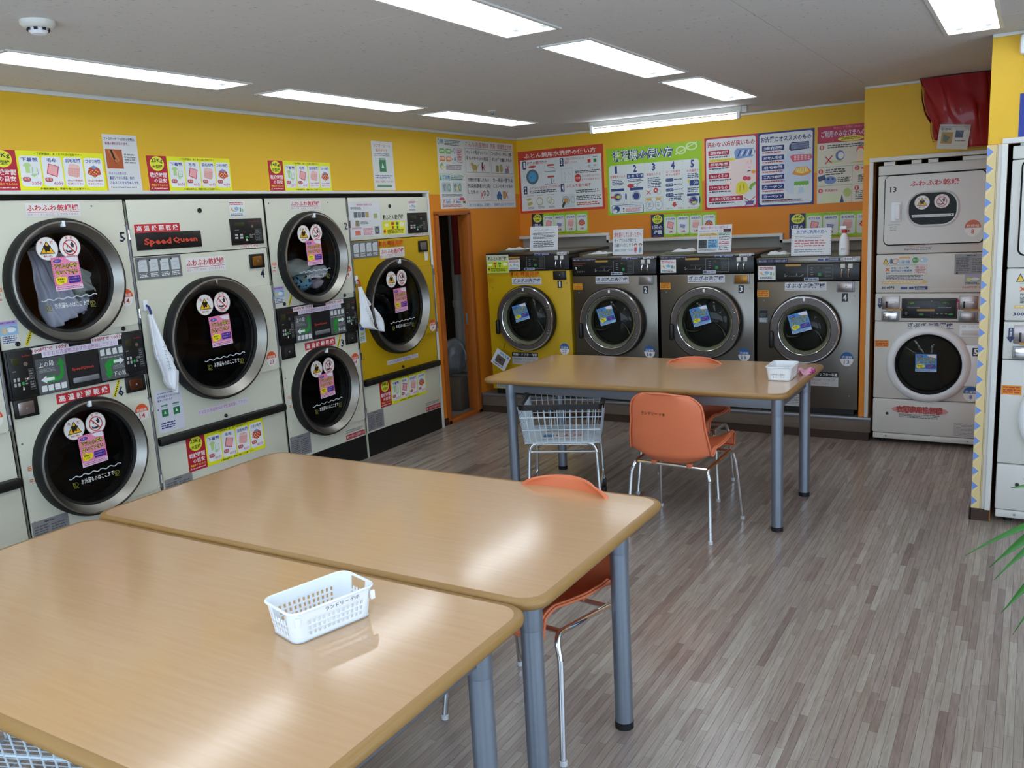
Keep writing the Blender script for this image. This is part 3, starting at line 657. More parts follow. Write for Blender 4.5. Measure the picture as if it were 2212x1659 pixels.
def stack_dryer(y0, W, label, nums, cards, colplates):
    t = empty('stacked_dryer', (.03, y0, 0), PI/2); tag(t, label, 'dryer')
    cx, zu, zl, Rr = .36, 1.502, .597, .302
    b = MB(); 
    b.box(.004, .008, .0, .95, 0, 1.90).box(W-.008, W-.004, .0, .95, 0, 1.90).box(.004, W-.004, 0, .95, 1.893, 1.90).box(.004, W-.004, .94, .95, 0, 1.9)
    b.build('cabinet', 'cream_enamel', t, smooth=0)
    front_with_holes(W, .18, 1.895, [(cx, zu, Rr-.04), (cx, zl, Rr-.04)]).build('front_panel', 'cream_enamel', t, smooth=0)
    MB().box(.006, W-.006, .0, .02, .002, .178).build('kick_plate', 'black_plastic', t)
    for cz, z0, z1, tx, num in ((zu, 1.238, 1.77, 0, nums[0]), (zl, .305, .825, 1, nums[1])):
        d = door_plate(t, cx, cz, Rr+.002, Rr-.045, W-.02, z0, z1, 'cream_enamel')
        Ri = door_round(d, cx, cz, Rr, .018); drum(t, cx, cz, Ri)
        hinge(t, W-.018, z0, z1)
        MB().box(cx-.012, cx+.004, -.088, -.066, cz+Rr-.036, cz+Rr-.006, .003).build('latch_mark', 'white_plastic', d)
        warn_circle(d, cx-.085, cz+.165, .058, 0, .048); warn_circle(d, cx+.034, cz+.168, .058, 1, .048)
        drum_sheet(d, cx-.07, cz-.045, .145, .165, .048, 'pink', tilt=-2)
        level_mark(d, cx-.155, cz-.165, .31, .042)
        badge(d, W-.115, z1-.43 if not tx else z1-.115, .083, '14', .019)
    title_strip(t, .225, 1.822, .285, .066, .001)
    # control band
    c = MB().box(.002, W-.004, -.016, .0, .958, 1.203, .004).build('control_panel', 'panel_black', t)
    keypad(c, .012, .972, .125, .22, .016); keypad(c, W-.137, .982, .125, .21, .016)
    s = Sheet(.50, .185, 500, 185); s.th = .0003; random.seed(6)
    s.rect(0, 6, 155, 176, '#53575a', 1); s.text('上の段', 14, 20, 80, 30, '#e4e6e4', 2, .01); s.micro(14, 56, 90, 22, 3, '#8d9290', 2)
    s.poly([(50, 96), (92, 96), (92, 108), (112, 104), (122, 84), (122, 50), (106, 50), (130, 14), (152, 50), (140, 50), (140, 96), (126, 120), (104, 128), (50, 128)], '#1e8c34', 3); s.poly([(16, 112), (46, 92), (46, 104), (86, 104), (86, 120), (46, 120), (46, 132)], '#dfe2de', 4)
    for i in range(4): s.poly([(16+i*34, 140), (42+i*34, 140), (42+i*34, 170), (8+6+i*34, 170), (14+i*34, 146)], '#d9dcda', 2)
    s.rect(163, 0, 170, 185, '#141517', 1); s.text('SpeedQueen', 184, 78, 120, 20, '#c8382e', 2, .02)
    s.rect(340, 0, 160, 176, '#53575a', 1)
    for i in range(4): s.poly([(350+i*36, 14), (374+i*36, 10), (376+i*36, 44), (350+i*36, 44)], '#d9dcda', 2)
    s.micro(348, 52, 140, 12, 1, '#9a9f9d', 2)
    s.poly([(366, 96), (380, 76), (410, 68), (440, 68), (440, 96), (412, 98), (402, 110), (402, 136), (414, 136), (386, 172), (362, 136), (374, 136)], '#1e8c34', 3); s.poly([(484, 84), (456, 66), (456, 76), (420, 76), (420, 92), (456, 92), (456, 102)], '#dfe2de', 4); s.micro(412, 104, 76, 22, 3, '#8d9290', 2)
    s.text('下の段', 408, 136, 80, 28, '#e4e6e4', 2, .01)
    s.build('lettering', c, (.146, -.016, .958))
    MB().box(.325, .47, -.026, -.016, .985, 1.013, .009).build('drawer_grip', 'grey_metal', c)
    s = Sheet(.20, .03, 200, 30, '#e6e2e4', th=.0004); s.text('100円で 10分', 8, 5, 184, 20, '#c22c48', 1, .02); s.build('sticker', c, (.13, -.0165, 1.165), tilt=-1)
    s = Sheet(.18, .03, 200, 30, '#e6e2e4', th=.0004); s.text('100円で 10分', 8, 5, 184, 20, '#c22c48', 1, .02); s.build('sticker', c, (.455, -.0165, 1.172))
    s = Sheet(.42, .032, 420, 32, '#e0dcea', th=.0004); s.text('ちぢむお洗濯物は必ず低温乾燥して下さい', 8, 5, 404, 22, '#bc5c96', 1, .0); s.build('sticker', c, (.185, -.0175, 1.142))
    red_strip(t, .235, .894, .297, .05, .001)
    coin_box(t, .014, .866, .12, .092, .0, colplates[0]); coin_box(t, W-.14, .872, .12, .084, .0, colplates[1])
    for x, z in ((.085, 1.225), (W-.105, 1.222)): knob(t, x, z, 0)
    yellow_strip(t, .118, 1.215, .018, .085, 28, .001); yellow_strip(t, .545, .872, .018, .095, 25, .001)
    s = Sheet(.05, .06, 50, 60); s.th = .0004; s.text(nums[0], 8, 4, 34, 52, '#1c2340', 1, .02); s.build('number', t, (W-.072, -.0185, 1.675))
    s = Sheet(.05, .06, 50, 60); s.th = .0004; s.text(nums[1], 8, 2, 34, 56, '#1c2340', 1, .02); s.build('number', t, (W-.195, -.001, .862))
    orange_note(t, .035, .535, .075, .09, .001); orange_note(t, -.0+.012, 1.43, .04, .07, .001) if cards else None
    s = Sheet(.088, .115, 100, 130, '#9fc4e2', th=.0005, r=.006); random.seed(12); s.rect(0, 0, 100, 22, '#b8a4d8', 1); s.micro(6, 4, 88, 14, 1, '#8a60a8', 2); s.ell(26, 52, 16, 16, '#d8c8a0', 1); s.ell(62, 50, 26, 14, '#e8eef0', 1); s.line([(60, 32), (92, 38)], 4, '#3c5a9c', 2); s.rect(0, 78, 100, 52, '#dfe0dc', 1); s.micro(8, 82, 84, 42, 4, '#4c5c88', 2)
    s.build('sticker', t, (.0+.006 if W > .77 else .01, -.001, 1.225))
    screws(t, [(.04, 1.87), (W-.19, 1.87), (.03, .74), (.03, .34), (.03, .25)])
    grey_card(t, .012, .195, .19, .145, .001)
    return t, cx, zu, zl
def single_dryer(y0, W, label, num, body, title_plain, cxo):
    t = empty('large_dryer', (.03, y0, 0), PI/2); tag(t, label, 'dryer')
    cx, cz, Rr = cxo, 1.088, .358
    b = MB(); b.box(.004, .008, .0, .95, 0, 1.90).box(W-.008, W-.004, .0, .95, 0, 1.90).box(.004, W-.004, 0, .95, 1.893, 1.90).box(.004, W-.004, .94, .95, 0, 1.9)
    b.build('cabinet', 'cream_enamel', t, smooth=0)
    MB().box(.004, W-.004, -.004, .01, 1.598, 1.896, .003).build('fascia', 'cream_enamel', t)
    front_with_holes(W, .585, 1.593, [(cx, cz, Rr-.05)]).build('front_panel', body, t, smooth=0)
    MB().box(.004, W-.004, -.002, .01, .182, .55, .003).build('lint_door', 'cream_enamel', t)
    MB().box(.0, W-.002, -.036, .0, .536, .586, .014).build('bumper_bar', 'black_plastic', t)
    MB().box(.006, W-.006, .0, .02, .002, .178).build('kick_plate', 'black_plastic', t)
    d = door_plate(t, cx, cz, Rr+.002, Rr-.052, W-.02, .82, 1.362, body)
    Ri = door_round(d, cx, cz, Rr, .018); drum(t, cx, cz, Ri); hinge(t, W-.018, .82, 1.362)
    MB().box(cx-.008, cx+.008, -.09, -.066, cz+Rr-.04, cz+Rr-.006, .003).build('latch_mark', 'white_plastic' if body != 'cream_enamel' else 'steel_bright', d)
    warn_circle(d, cx-.075, cz+.205, .062, 0, .048); warn_circle(d, cx+.052, cz+.208, .062, 1, .048)
    drum_sheet(d, cx-.055, cz-.05, .155, .18, .048, 'pink', tilt=-2); level_mark(d, cx-.125, cz-.205, .32, .042)
    keypad(t, W*.705, 1.623, .258, .157, .004)
    s = Sheet(.15, .026, 150, 26, '#e2ded6', th=.0004); s.text('100円で 8分', 6, 3, 138, 20, '#c22c48', 1, .01); s.build('sticker', t, (W*.775, -.0045, 1.601))
    steps_card(t, .008 if W < .97 else .014, 1.47, .295, .12, .003)
    coin_box(t, W-.162, 1.473, .118, .088, .0, 'amber_plate' if W > .97 else 'silver_plate')
    s = Sheet(.042, .068, 42, 68, None if body == 'cream_enamel' else '#e4e2da'); s.th = .0005; s.text(num, 4, 6, 34 if num != '1' else 22, 56, '#1c2340', 1, .02); s.build('number', t, (W-.085, -.001, 1.403))
    knob(t, W*.49, 1.835, .004, .014); knob(t, W*.51, .606, .0, .011)
    s = Sheet(.39, .032, 420, 32, '#dcd8e4', th=.0004); s.text('ちぢむお洗濯物は必ず低温乾燥して下さい', 8, 5, 404, 22, '#bc5c96' if body == 'cream_enamel' else '#4c4c98', 1, .0); s.build('sticker', t, (.30, -.001, .648))
    grey_card(t, .014, .195, .19, .14, .003)
    screws(t, [(.035, .74), (.03, .24)])
    return t, cx, cz
L5 = 'cream double dryer numbered 5 and 6, pale laundry behind its upper door'
L3 = 'cream double dryer numbered 2 and 3, heaped bedding behind its upper door'
s5 = stack_dryer(2.335, .765, L5, ('5', '6'), True, ('silver_plate', 'brown_plate'))
s2 = stack_dryer(4.098, .777, L3, ('2', '3'), True, ('dark_plate', 'dark_plate'))
d4 = single_dryer(3.108, .98, 'large cream single dryer numbered 4 with a big black brand plate', '4', 'cream_enamel', True, .478)
d1 = single_dryer(4.884, .955, 'large yellow and white single dryer numbered 1 beside the closet door', '1', 'yellow_enamel', False, .441)
d0 = single_dryer(1.345, .98, 'cream dryer cut off by the left edge of the picture', '7', 'cream_enamel', True, .478)
for (t, cx, cz) in (d4, d0):
    p = MB().box(.032, .467, -.010, -.004, 1.628, 1.722, .002).build('name_plate', 'panel_black', t)
    s = Sheet(.435, .094, 435, 94); s.th = .0002; s.text('Speed', 46, 30, 178, 46, '#cf4632', 1, .035); s.text('Queen', 234, 30, 170, 36, '#cf4632', 1, .035); s.build('lettering', p, (.032, -.0102, 1.628))
    red_strip(t, .034, 1.7225, .295, .046, .004); title_strip(t, .34, 1.483, .29, .085, .001); badge(t.children[0], .857, .846, .084, '23', .019)
    small_card(.12, .095).build('sticker', t, (.70, -.0045, 1.792))
# badge belongs to the door
t, cx, cz = d4
for ob in [o for o in t.children if o.name.startswith('cabinet')]:
    for c in ob.children: c.parent = [q for q in t.children if q.name.startswith('door')][0]
for ob in [o for o in d0[0].children if o.name.startswith('cabinet')]:
    for c in ob.children: c.parent = [q for q in d0[0].children if q.name.startswith('door')][0]
time_poster('23Kg', '大型機', E4('30分', '40分', '40分', '40分'), .596, .205).build('sticker', t, (.187, -.003, .332)); 
s = Sheet(.182, .24, 182, 240, '#d8dae4', th=.0006); random.seed(21); s.micro(20, 12, 130, 8, 1, '#70749a', 1); s.text('店内全台数でソフターシートを', 16, 28, 150, 14, '#30387c', 1, .01); s.text('販売しております', 16, 48, 100, 14, '#30387c', 1, .01)
for X in (34, 112): s.rect(X, 82, 44, 8, '#4c8a70', 1); s.micro(X, 93, 44, 8, 1, '#9a9aa4', 1); s.rect(X, 108, 44, 42, '#2c7c50', 1); s.poly([(X+22, 114), (X+30, 134), (X+14, 134)], '#dcecdc', 2)
s.micro(20, 182, 100, 40, 3, '#30387c', 1); s.build('sticker', t, (.022, -.001, .604))
t, cx, cz = d1
s = Sheet(.31, .058, 310, 58); s.th = .0004; s.text('和布団兼用機', 4, 4, 302, 50, '#d2461c', 1, .03); s.build('sticker', t, (.298, -.001, 1.528))
title_strip(t, .318, 1.452, .294, .075, .001)
s = Sheet(.29, .165, 290, 165, '#dddccb', th=.0006); random.seed(31); s.text('和ふとん乾燥機', 20, 12, 250, 42, '#26401c', 1, .03); s.rect(10, 62, 270, 96, '#e6e22a', 1); s.rect(116, 70, 34, 20, '#c23828', 2); s.rect(122, 98, 22, 22, '#c24a2c', 2); s.rect(174, 70, 30, 20, '#2c7c3c', 2); s.rect(180, 98, 18, 22, '#2c7c3c', 2)
s.ell(60, 90, 26, 12, '#ece8c8', 2); s.ell(244, 88, 28, 20, '#ece8c8', 2); s.poly([(18, 128), (40, 118), (46, 138), (34, 150), (20, 146)], '#c23828', 2); s.micro(64, 124, 200, 30, 3, '#3a3a28', 2); s.build('sticker', t, (.356, -.0045, 1.62))
s = Sheet(.345, .25, 345, 250, '#dcdde0', th=.0006); random.seed(33); s.text('掛布団の乾燥の仕方', 90, 14, 170, 16, '#b04070', 1, .01); s.micro(20, 38, 120, 24, 3, '#707880', 1)
for i, c in enumerate(('#5c6468', '#7a8488', '#586068', '#b89a6a')): s.rect(50+i*42, 74, 38, 40, c, 1)
s.rect(60, 134, 44, 40, '#8a8468', 1); s.micro(112, 138, 90, 26, 3, '#707880', 1); s.rect(268, 88, 44, 34, '#a8b078', 1); s.micro(140, 190, 110, 52, 6, '#cc6070', 1); s.rect(50, 204, 60, 34, '#d07860', 1); s.rect(268, 180, 56, 58, '#8a9094', 1); s.ring(296, 210, 22, 24, .3, '#202428', 2, 16); s.micro(20, 182, 110, 14, 2, '#b04070', 1)
s.build('sticker', t, (-.0+.004, -.0045, 1.622))
small_card(.10, .085, 4).build('sticker', t, (.70, -.0045, 1.79))
time_poster('34Kg', '大型機', E4('30分', '40分', '40分', '40分'), .585, .20).build('sticker', t, (.178, -.003, .340))
b_ = badge(t, .845, .83, .086, '34', .019)
def caution_strip(t, x, z, w, n):
    s = Sheet(w, .035, 210, 35, '#b82c3c', th=.0005); s.text('危険ですのでご注意下さい', 8, 7, 194, 21, '#eadcdc', 1, .02); s.build('sticker', t, (x, -n, z))
    s = Sheet(w, .03, 210, 30); s.th = .0003; random.seed(3); s.micro(4, 2, 200, 24, 2, '#8a8a92', 1); s.build('sticker', t, (x, -n, z+.04))
caution_strip(t, .735, .19, .205, .003); caution_strip(s2[0], .555, .19, .205, .001)
s = Sheet(.07, .15, 70, 150, '#d8dcd8', th=.0005); random.seed(13); s.micro(6, 6, 58, 20, 2, '#8a90a0', 1); s.ell(36, 48, 22, 12, '#5c74b0', 1); s.rect(18, 78, 34, 14, '#a8c43c', 1); s.micro(10, 104, 50, 34, 3, '#5c9488', 1); s.build('sticker', t, (.006, -.001, .86))

# ------------------------------------------------------------------ washers along the back wall
def washer(x0, W, zt, label, num, litre, cx, czw, R0, Rg, body, price, card='small', zf=None):
    t = empty('washing_machine', (x0, 6.52, .215)); tag(t, label, 'washing machine')
    h = zt-.215; f1 = h-.018; fz = zf-.215; cz = czw-.215
    MB().box(.004, W-.004, 0, .78, .0, fz-.004, .004).build('cabinet', body, t)
    MB().box(.0, W, -.004, .80, fz+.125, h, .006).build('top_cover', 'dark_steel', t)
    MB().box(.004, W-.004, -.008, .2, fz, fz+.125, .006).build('control_panel', 'panel_black', t)
    cp = t.children[-1]
    b = MB().box(.03, W-.03, .02, .7, -.045, 0); b.build('base', 'black_plastic', t)
    # door: black seal, gunmetal annulus with bright beads, bowl
    d = MB().lathe([(R0-.004, .02), (R0+.004, .05), (R0+.002, .075), (R0-.008, .082)], cx, cz, 72).build('door', 'black_rubber', t)
    MB().lathe([(R0-.002, .072), (R0-.004, .082), (R0-.010, .088), (R0-.016, .088)], cx, cz, 72).build('outer_bead', 'steel_bright', d)
    MB().lathe([(R0-.014, .0875), (R0-.016, .0895), (Rg+.016, .0895), (Rg+.012, .084)], cx, cz, 72).build('ring', 'gunmetal', d, smooth=.15)
    MB().lathe([(Rg+.013, .083), (Rg+.010, .089), (Rg+.005, .087), (Rg+.003, .080)], cx, cz, 72).build('inner_bead', 'steel_bright', d)
    MB().lathe([(Rg+.004, .082), (Rg-.006, .07), (Rg-.022, .045), (Rg-.03, .03)], cx, cz, 64).build('bowl_rim', 'olive_plastic', d)
    MB().lathe([(Rg-.018, .05), (Rg-.03, .066), (Rg*.6, .084), (Rg*.3, .09), (.001, .091)], cx, cz, 56).build('glass', 'washer_glass', d)
    MB().lathe([(Rg-.02, .03), (Rg-.03, -.02), (Rg-.01, -.04), (Rg-.01, -.35)], cx, cz, 48).build('drum', 'perforated_steel', t)
    MB().lathe([(Rg-.01, .0), (Rg*.5, .012), (.001, .014)], cx, cz, 32).build('drum_back', 'dark_inside', t) 
    v = MB()
    for a in (80, 200, 320):
        q = []
        for k in range(6):
            r_ = (Rg-.02)*(1-k*.14); aa = R(a+k*7); q.append((cx+r_*math.cos(aa), cz+r_*math.sin(aa)))
        v.tube([(p[0], -.018, p[1]) for p in q], [.012-.0015*i for i in range(6)], 8)
    v.build('drum_vanes', 'drum_steel', t)
    # handle
    hx, hz = cx-R0+.022, cz-.07
    MB().box(hx-.018, hx+.018, -.125, -.085, hz-.065, hz+.065, .016).build('handle', 'black_plastic', d)
    MB().box(cx-.008, cx+.008, -.094, -.088, cz+R0-.04, cz+R0-.016, .002).build('latch_mark', 'white_plastic', d)
    for a in (26, 20, -22, -28): 
        rr_ = R0-.03; MB().lathe([(.005, .090), (.004, .094), (.001, .095)], cx+rr_*math.cos(R(a)), cz+rr_*math.sin(R(a)), 10).build('bolt', 'steel_bright', d)
    drum_sheet(d, cx-.075, cz-.03, .14, .14, .097, 'blue', tilt=-16)
    # front fittings
    MB().box(W-.155, W-.035, -.012, 0, fz-.08, fz-.008, .003).build('coin_box', 'grey_metal' if body != 'yellow_enamel' else 'black_plastic', t)
    pl_ = {'1': 'dark_plate', '2': 'silver_plate', '3': 'amber_plate', '4': 'silver_plate'}[num]
    MB().box(W-.143, W-.047, -.018, -.010, fz-.074, fz-.014, .003).build('coin_box_plate', pl_, t)
    MB().lathe([(.006, .019), (.004, .022)], W-.09, fz-.042, 14, cap1=True).build('lock', 'grey_metal', t)
    s = Sheet(.04, .058, 40, 58, '#12182e', th=.0006); s.text(num, 8 if num != '1' else 13, 7, 24 if num != '1' else 15, 44, '#e8e8ea', 1, .03); s.build('number', t, (W-.12, -.001, fz-.148))
    s = Sheet(.29, .058, 290, 58, '#d3d5da', th=.0006); s.text('ざぶざぶ洗濯機', 8, 7, 274, 34, '#1c2a60', 1, .025); s.rect(6, 47, 278, 3, '#1c2a60', 1)
    s.build('sticker', t, (cx-.155, -.001, fz-.068 if body != 'yellow_enamel' else fz-.118))
    badge(t, W-.125, .325 if num != '4' else .318, .09, litre, .001, '#2864a8', '#2864a8', '洗濯機')
    if body != 'yellow_enamel':
        s = Sheet(.085, .05, 85, 50, '#dc9a1c', th=.0005); random.seed(4); s.micro(6, 5, 74, 40, 3, '#b4581c', 1, .6, .05); s.build('sticker', t, (.005, -.001, fz-.115))
    else:
        s = Sheet(.30, .055, 300, 55); s.th = .0004; s.text('和布団兼用機', 4, 3, 292, 50, '#c8501c', 1, .03); s.build('sticker', t, (cx-.175, -.001, fz-.058))
        s = Sheet(.07, .07, 70, 70); s.th = .0004; random.seed(5); s.micro(2, 2, 66, 40, 4, '#c07a1c', 1, .4); s.build('sticker', t, (.01, -.001, fz-.13))
    # top strip lettering
    s = Sheet(.215, .026, 215, 26, '#1c2450', th=.0005); s.text('専用の洗剤・ソフターが自動的に出ます', 6, 5, 203, 16, '#c4c8e0', 1, .0); s.build('sticker', t, (.012, -.0045, h-.036))
    s = Sheet(.155, .026, 155, 26, '#aeb6bc', th=.0005); random.seed(2); s.rect(3, 6, 38, 15, '#3c4c8c', 1); s.rect(50, 5, 26, 16, '#3c4c8c', 1); s.rect(82, 2, 72, 22, '#1c2450', 1); s.micro(86, 6, 64, 14, 2, '#c4c8e0', 2); s.build('sticker', t, (W*.60, -.0045, h-.034))
    s = Sheet(.088, .026, 88, 26, '#d8dade', th=.0005); s.text(price, 5, 4, 78, 18, '#1c2450', 1, .02); s.build('sticker', t, (W-.112, -.0045, h-.033))
    # control area
    P0 = .0085
    s = Sheet(.175, .10, 175, 100); s.th = .0003; random.seed(7); s.frame(0, 0, 175, 100, 2, '#8e9090', 1); s.rect(62, 12, 42, 20, '#2c2f22', 1); s.text('70', 66, 15, 14, 12, '#8c9a3c', 2, 0)
    s.rect(74, 58, 22, 22, '#1f8a4a', 2); s.micro(120, 8, 48, 84, 9, '#5c5f60', 1, .4); s.micro(22, 16, 20, 66, 4, '#a8aaa8', 1, .18); s.build('display', cp, (W*.505, -P0, fz+.014))
    s = Sheet(.10, .022, 100, 22, '#c3cad2', th=.0005); s.rect(4, 4, 26, 14, '#2c3c70', 1); s.micro(34, 5, 60, 12, 1, '#5c6c90', 1, .8); s.build('sticker', cp, (W*.475, -P0-.001, fz+.002))
    s = Sheet(.11, .014, 110, 14, '#b98d3c', th=.0005); s.build('sticker', cp, (W*.29, -P0, fz+.106))
    if num != '1':
        s = Sheet(.20, .055, 200, 55); s.th = .0003; random.seed(12); s.micro(60, 4, 120, 12, 1, '#3c3e40', 1); s.line([(20, 22), (20, 44), (36, 34)], 4, '#8c8e8e', 1); s.line([(100, 20), (102, 40)], 3, '#9c9e9e', 1); s.line([(130, 40), (150, 28)], 4, '#8c8e8e', 1); s.micro(48, 36, 110, 12, 1, '#4c4e50', 1); s.build('lettering', cp, (W*.26, -P0, fz+.02))
    for k in range(2):
        MB().box(W-.130+.050*k, W-.100+.050*k, -.016, -.008, fz+.086, fz+.118, .002).build('price_tag', 'white_enamel', cp)
        MB().tube([(W-.122+.046*k, -.012, fz+.024), (W-.122+.046*k, -.022, fz+.05), (W-.118+.046*k, -.014, fz+.08)], .006, 8).build('coin_slide', 'steel_bright', cp)
    if card == 'logo':
        s = Sheet(.13, .09, 130, 90); s.th = .0003; s.text('SpeedQueen', 6, 6, 110, 13, '#a82c2c', 1, .02); s.rect(6, 26, 78, 3, '#707274', 1); s.poly([(18, 40), (36, 40), (27, 66)], '#dcdcda', 1)
        for k in range(4): s.ell(40+k*20, 78, 6, 6, '#6c6e70', 1, n=12)
        s.build('lettering', cp, (.015, -P0, fz+.02))
    elif card == 'small': small_card(.125, .10, 6).build('sticker', cp, (.015, -P0, fz+.012))
    else:
        s = Sheet(.225, .155, 225, 155, '#cdd0b4', th=.0006); random.seed(14); s.text('和ふとん洗濯機', 16, 14, 190, 34, '#26401c', 1, .03); s.rect(8, 58, 209, 92, '#c9d62a', 1); s.rect(74, 64, 28, 16, '#c23828', 2); s.rect(84, 86, 12, 20, '#c24a2c', 2); s.rect(122, 64, 26, 16, '#2c8c3c', 2); s.rect(128, 86, 14, 18, '#2c8c3c', 2); s.ell(40, 84, 20, 10, '#ecf0c8', 2); s.ell(188, 80, 22, 14, '#ecf0c8', 2); s.poly([(12, 116), (28, 108), (34, 124), (22, 136)], '#b83020', 2); s.micro(44, 112, 160, 30, 3, '#3a4428', 2); s.build('sticker', cp, (.012, -P0-.003, fz-.016))
        small_card(.11, .09, 6).build('sticker', cp, (.235, -P0, fz+.006))
    screws(t, [(.055, fz-.14), (W-.035, fz-.11), (W-.06, .10)])
    return t
washer(.122, .815, 1.408, 'yellow front-loading washing machine numbered 1, leftmost of the back row', '1', '27', .53-.122, .852, .278, .212, 'yellow_enamel', '1000円', 'yellow', 1.255)
washer(.957, .742, 1.352, 'dark steel washing machine numbered 2, right of the yellow one', '2', '18', 1.322-.957, .834, .276, .203, 'dark_steel', '700円', 'logo', 1.205)
washer(1.716, .742, 1.352, 'dark steel washing machine numbered 3 behind the far table', '3', '18', 2.10-1.716, .838, .276, .205, 'dark_steel', '700円', 'small', 1.205)
washer(2.472, .720, 1.312, 'dark steel washing machine numbered 4 beside the tall orange wall end', '4', '13', 2.832-2.472, .798, .248, .172, 'dark_steel', '500円', 'small', 1.142)
W4 = bpy.data.objects['washing_machine.003']; W1 = bpy.data.objects['washing_machine']
s = Sheet(.075, .10, 75, 100, '#55575a', th=.0005); random.seed(3); s.rect(6, 6, 63, 52, '#101214', 1); s.micro(10, 30, 54, 24, 3, '#606468', 2); s.rect(6, 62, 63, 34, '#8a9096', 1); s.micro(8, 66, 58, 26, 3, '#c4cad0', 2, .7); s.build('sticker', W4, (.012, -.001, .62))
for (ob, x, z, w) in ((W4, .385, .165, .20), (W1, .215, .12, .26)):
    s = Sheet(w, .105, 200, 105, '#b9bbbe', th=.0006); s.rect(0, 0, 200, 38, '#12141a', 1); s.text('洗剤・ソフター不要', 8, 7, 184, 24, '#e4e4e6', 2, .03); s.text('専用洗剤・ソフターが', 16, 50, 160, 18, '#55585e', 1, 0); s.text('自動投入されます', 16, 76, 120, 18, '#a85c5c', 1, 0); s.build('sticker', ob, (x, -.001, z+.11 if ob is W1 else z))
s = Sheet(.13, .09, 130, 90, '#b9bbbe', th=.0006); random.seed(5); s.micro(8, 8, 114, 74, 6, '#888c90', 1); s.build('sticker', W4, (.20, -.001, .005))
s = Sheet(.10, .055, 100, 55, '#b9bbbe', th=.0006); s.micro(8, 8, 84, 40, 4, '#70747a', 1); s.build('sticker', W1, (.04, -.001, .01))

# things on top of the washers
def notice(x, y, z, w, h, label, draw, lean=8):
    t = empty('notice_stand', (x, y, z)); tag(t, label, 'notice', None); t.rotation_euler = (0, 0, 0)
    MB().box(.02*w, w*.98, -.03, .05, 0, .003, .001).build('foot', 'clear_film', t)
    p = MB().box(-.004, w+.004, .0, .0022, 0.001, h+.006, .001).build('acrylic_plate', 'clear_film', t); p.rotation_euler = (R(-lean), 0, 0)
    s = Sheet(w, h, w*1000, h*1000, '#dcdee0', th=.0008); draw(s); o = s.build('printed_notice', t, (0, -.001, .004)); o.rotation_euler = (R(-lean), 0, 0)
    return t
def n1(s):
    random.seed(1); W_, H_ = s.vw, s.vh; s.text('使用できる洗剤・柔軟剤について', 40, 26, 190, 10, '#6c90a8', 1, 0); s.micro(30, 54, 215, 56, 5, '#505860', 1, .45); s.ell(24, 62, 3, 3, '#2c4890', 1, n=8); s.ell(24, 128, 3, 3, '#2c4890', 1, n=8); s.micro(34, 122, 205, 60, 4, '#505860', 1, .45)
def n2(s):
    s.text('床を濡らしてしまった方へ', 10, 22, 235, 44, '#c03c54', 1, .01); s.text('モップでのふき取りを', 14, 74, 190, 30, '#3c4a5c', 1, .01); s.text('お願いいたします', 14, 112, 165, 30, '#3c4a5c', 1, .01); s.text('清掃用モップは店内にございます。', 18, 158, 165, 22, '#4c88b0', 1, .01)
    for X, c, k in ((200, '#c85060', '#6a3a34'), (240, '#7c9cc0', '#5a342c')):
        s.ell(X, 128, 14, 13, k, 1, n=14); s.ell(X, 134, 10, 10, '#e4c0a8', 2, n=14); s.poly([(X-10, 146), (X+10, 146), (X+12, 180), (X-12, 180)], c, 1); s.rect(X-6, 180, 4, 14, '#5a4a4c', 1); s.rect(X+3, 180, 4, 14, '#5a4a4c', 1)
def n3(s):
    random.seed(6); s.text('機械が動かない場合は', 24, 8, 210, 24, '#c04078', 1, 0); s.text('お金が反応しない・ボタンを押しても', 10, 38, 180, 14, '#4c5c90', 1, 0); s.rect(12, 60, 150, 24, '#e0d094', 1); s.micro(18, 63, 136, 18, 2, '#b08050', 2); s.rect(202, 34, 58, 22, '#4a2c3c', 1); s.micro(166, 62, 96, 22, 2, '#5c8c60', 1); s.text('アンケートにご協力ください', 14, 88, 148, 14, '#c0405c', 1, 0)
    s.rect(10, 110, 66, 66, '#50585c', 1); s.micro(14, 114, 56, 56, 6, '#23282c', 2, .7); s.rect(82, 108, 80, 70, '#86b8dc', 1); s.micro(86, 114, 70, 58, 5, '#35608c', 2); s.micro(170, 90, 90, 30, 3, '#5c6470', 1); s.micro(170, 126, 88, 24, 2, '#c0405c', 1); s.micro(170, 156, 84, 40, 3, '#5c6470', 1); s.micro(10, 184, 150, 14, 2, '#5c6470', 1)
def n4(s):
    random.seed(8); s.text('洗濯機ご利用の方へ', 34, 12, 215, 28, '#2c6cb4', 1, .03)
    for i in range(20): s.ell(8+(i % 2)*264, 12+i*9.2, 2.5, 2.5, '#4c70b4', 1, n=8); s.ell(20+i*13, 188, 2, 2, '#4c70b4', 1, n=8)
    s.micro(24, 54, 200, 20, 2, '#7c8894', 1, .4); s.micro(24, 84, 230, 54, 3, '#c86870', 1, .45); s.micro(24, 148, 230, 30, 2, '#7c8894', 1, .4)
notice(.487, 6.66, 1.409, .272, .205, 'white text notice in clear stand on top of the yellow washer', n1)
notice(1.262, 6.66, 1.353, .262, .205, 'clear stand notice with two cartoon people on top of washer 2', n2)
notice(1.975, 6.66, 1.353, .268, .208, 'notice with photo and blue panel standing on top of washer 3', n3)
notice(2.695, 6.62, 1.313, .278, .195, 'notice with blue flower border standing on top of washer 4', n4)
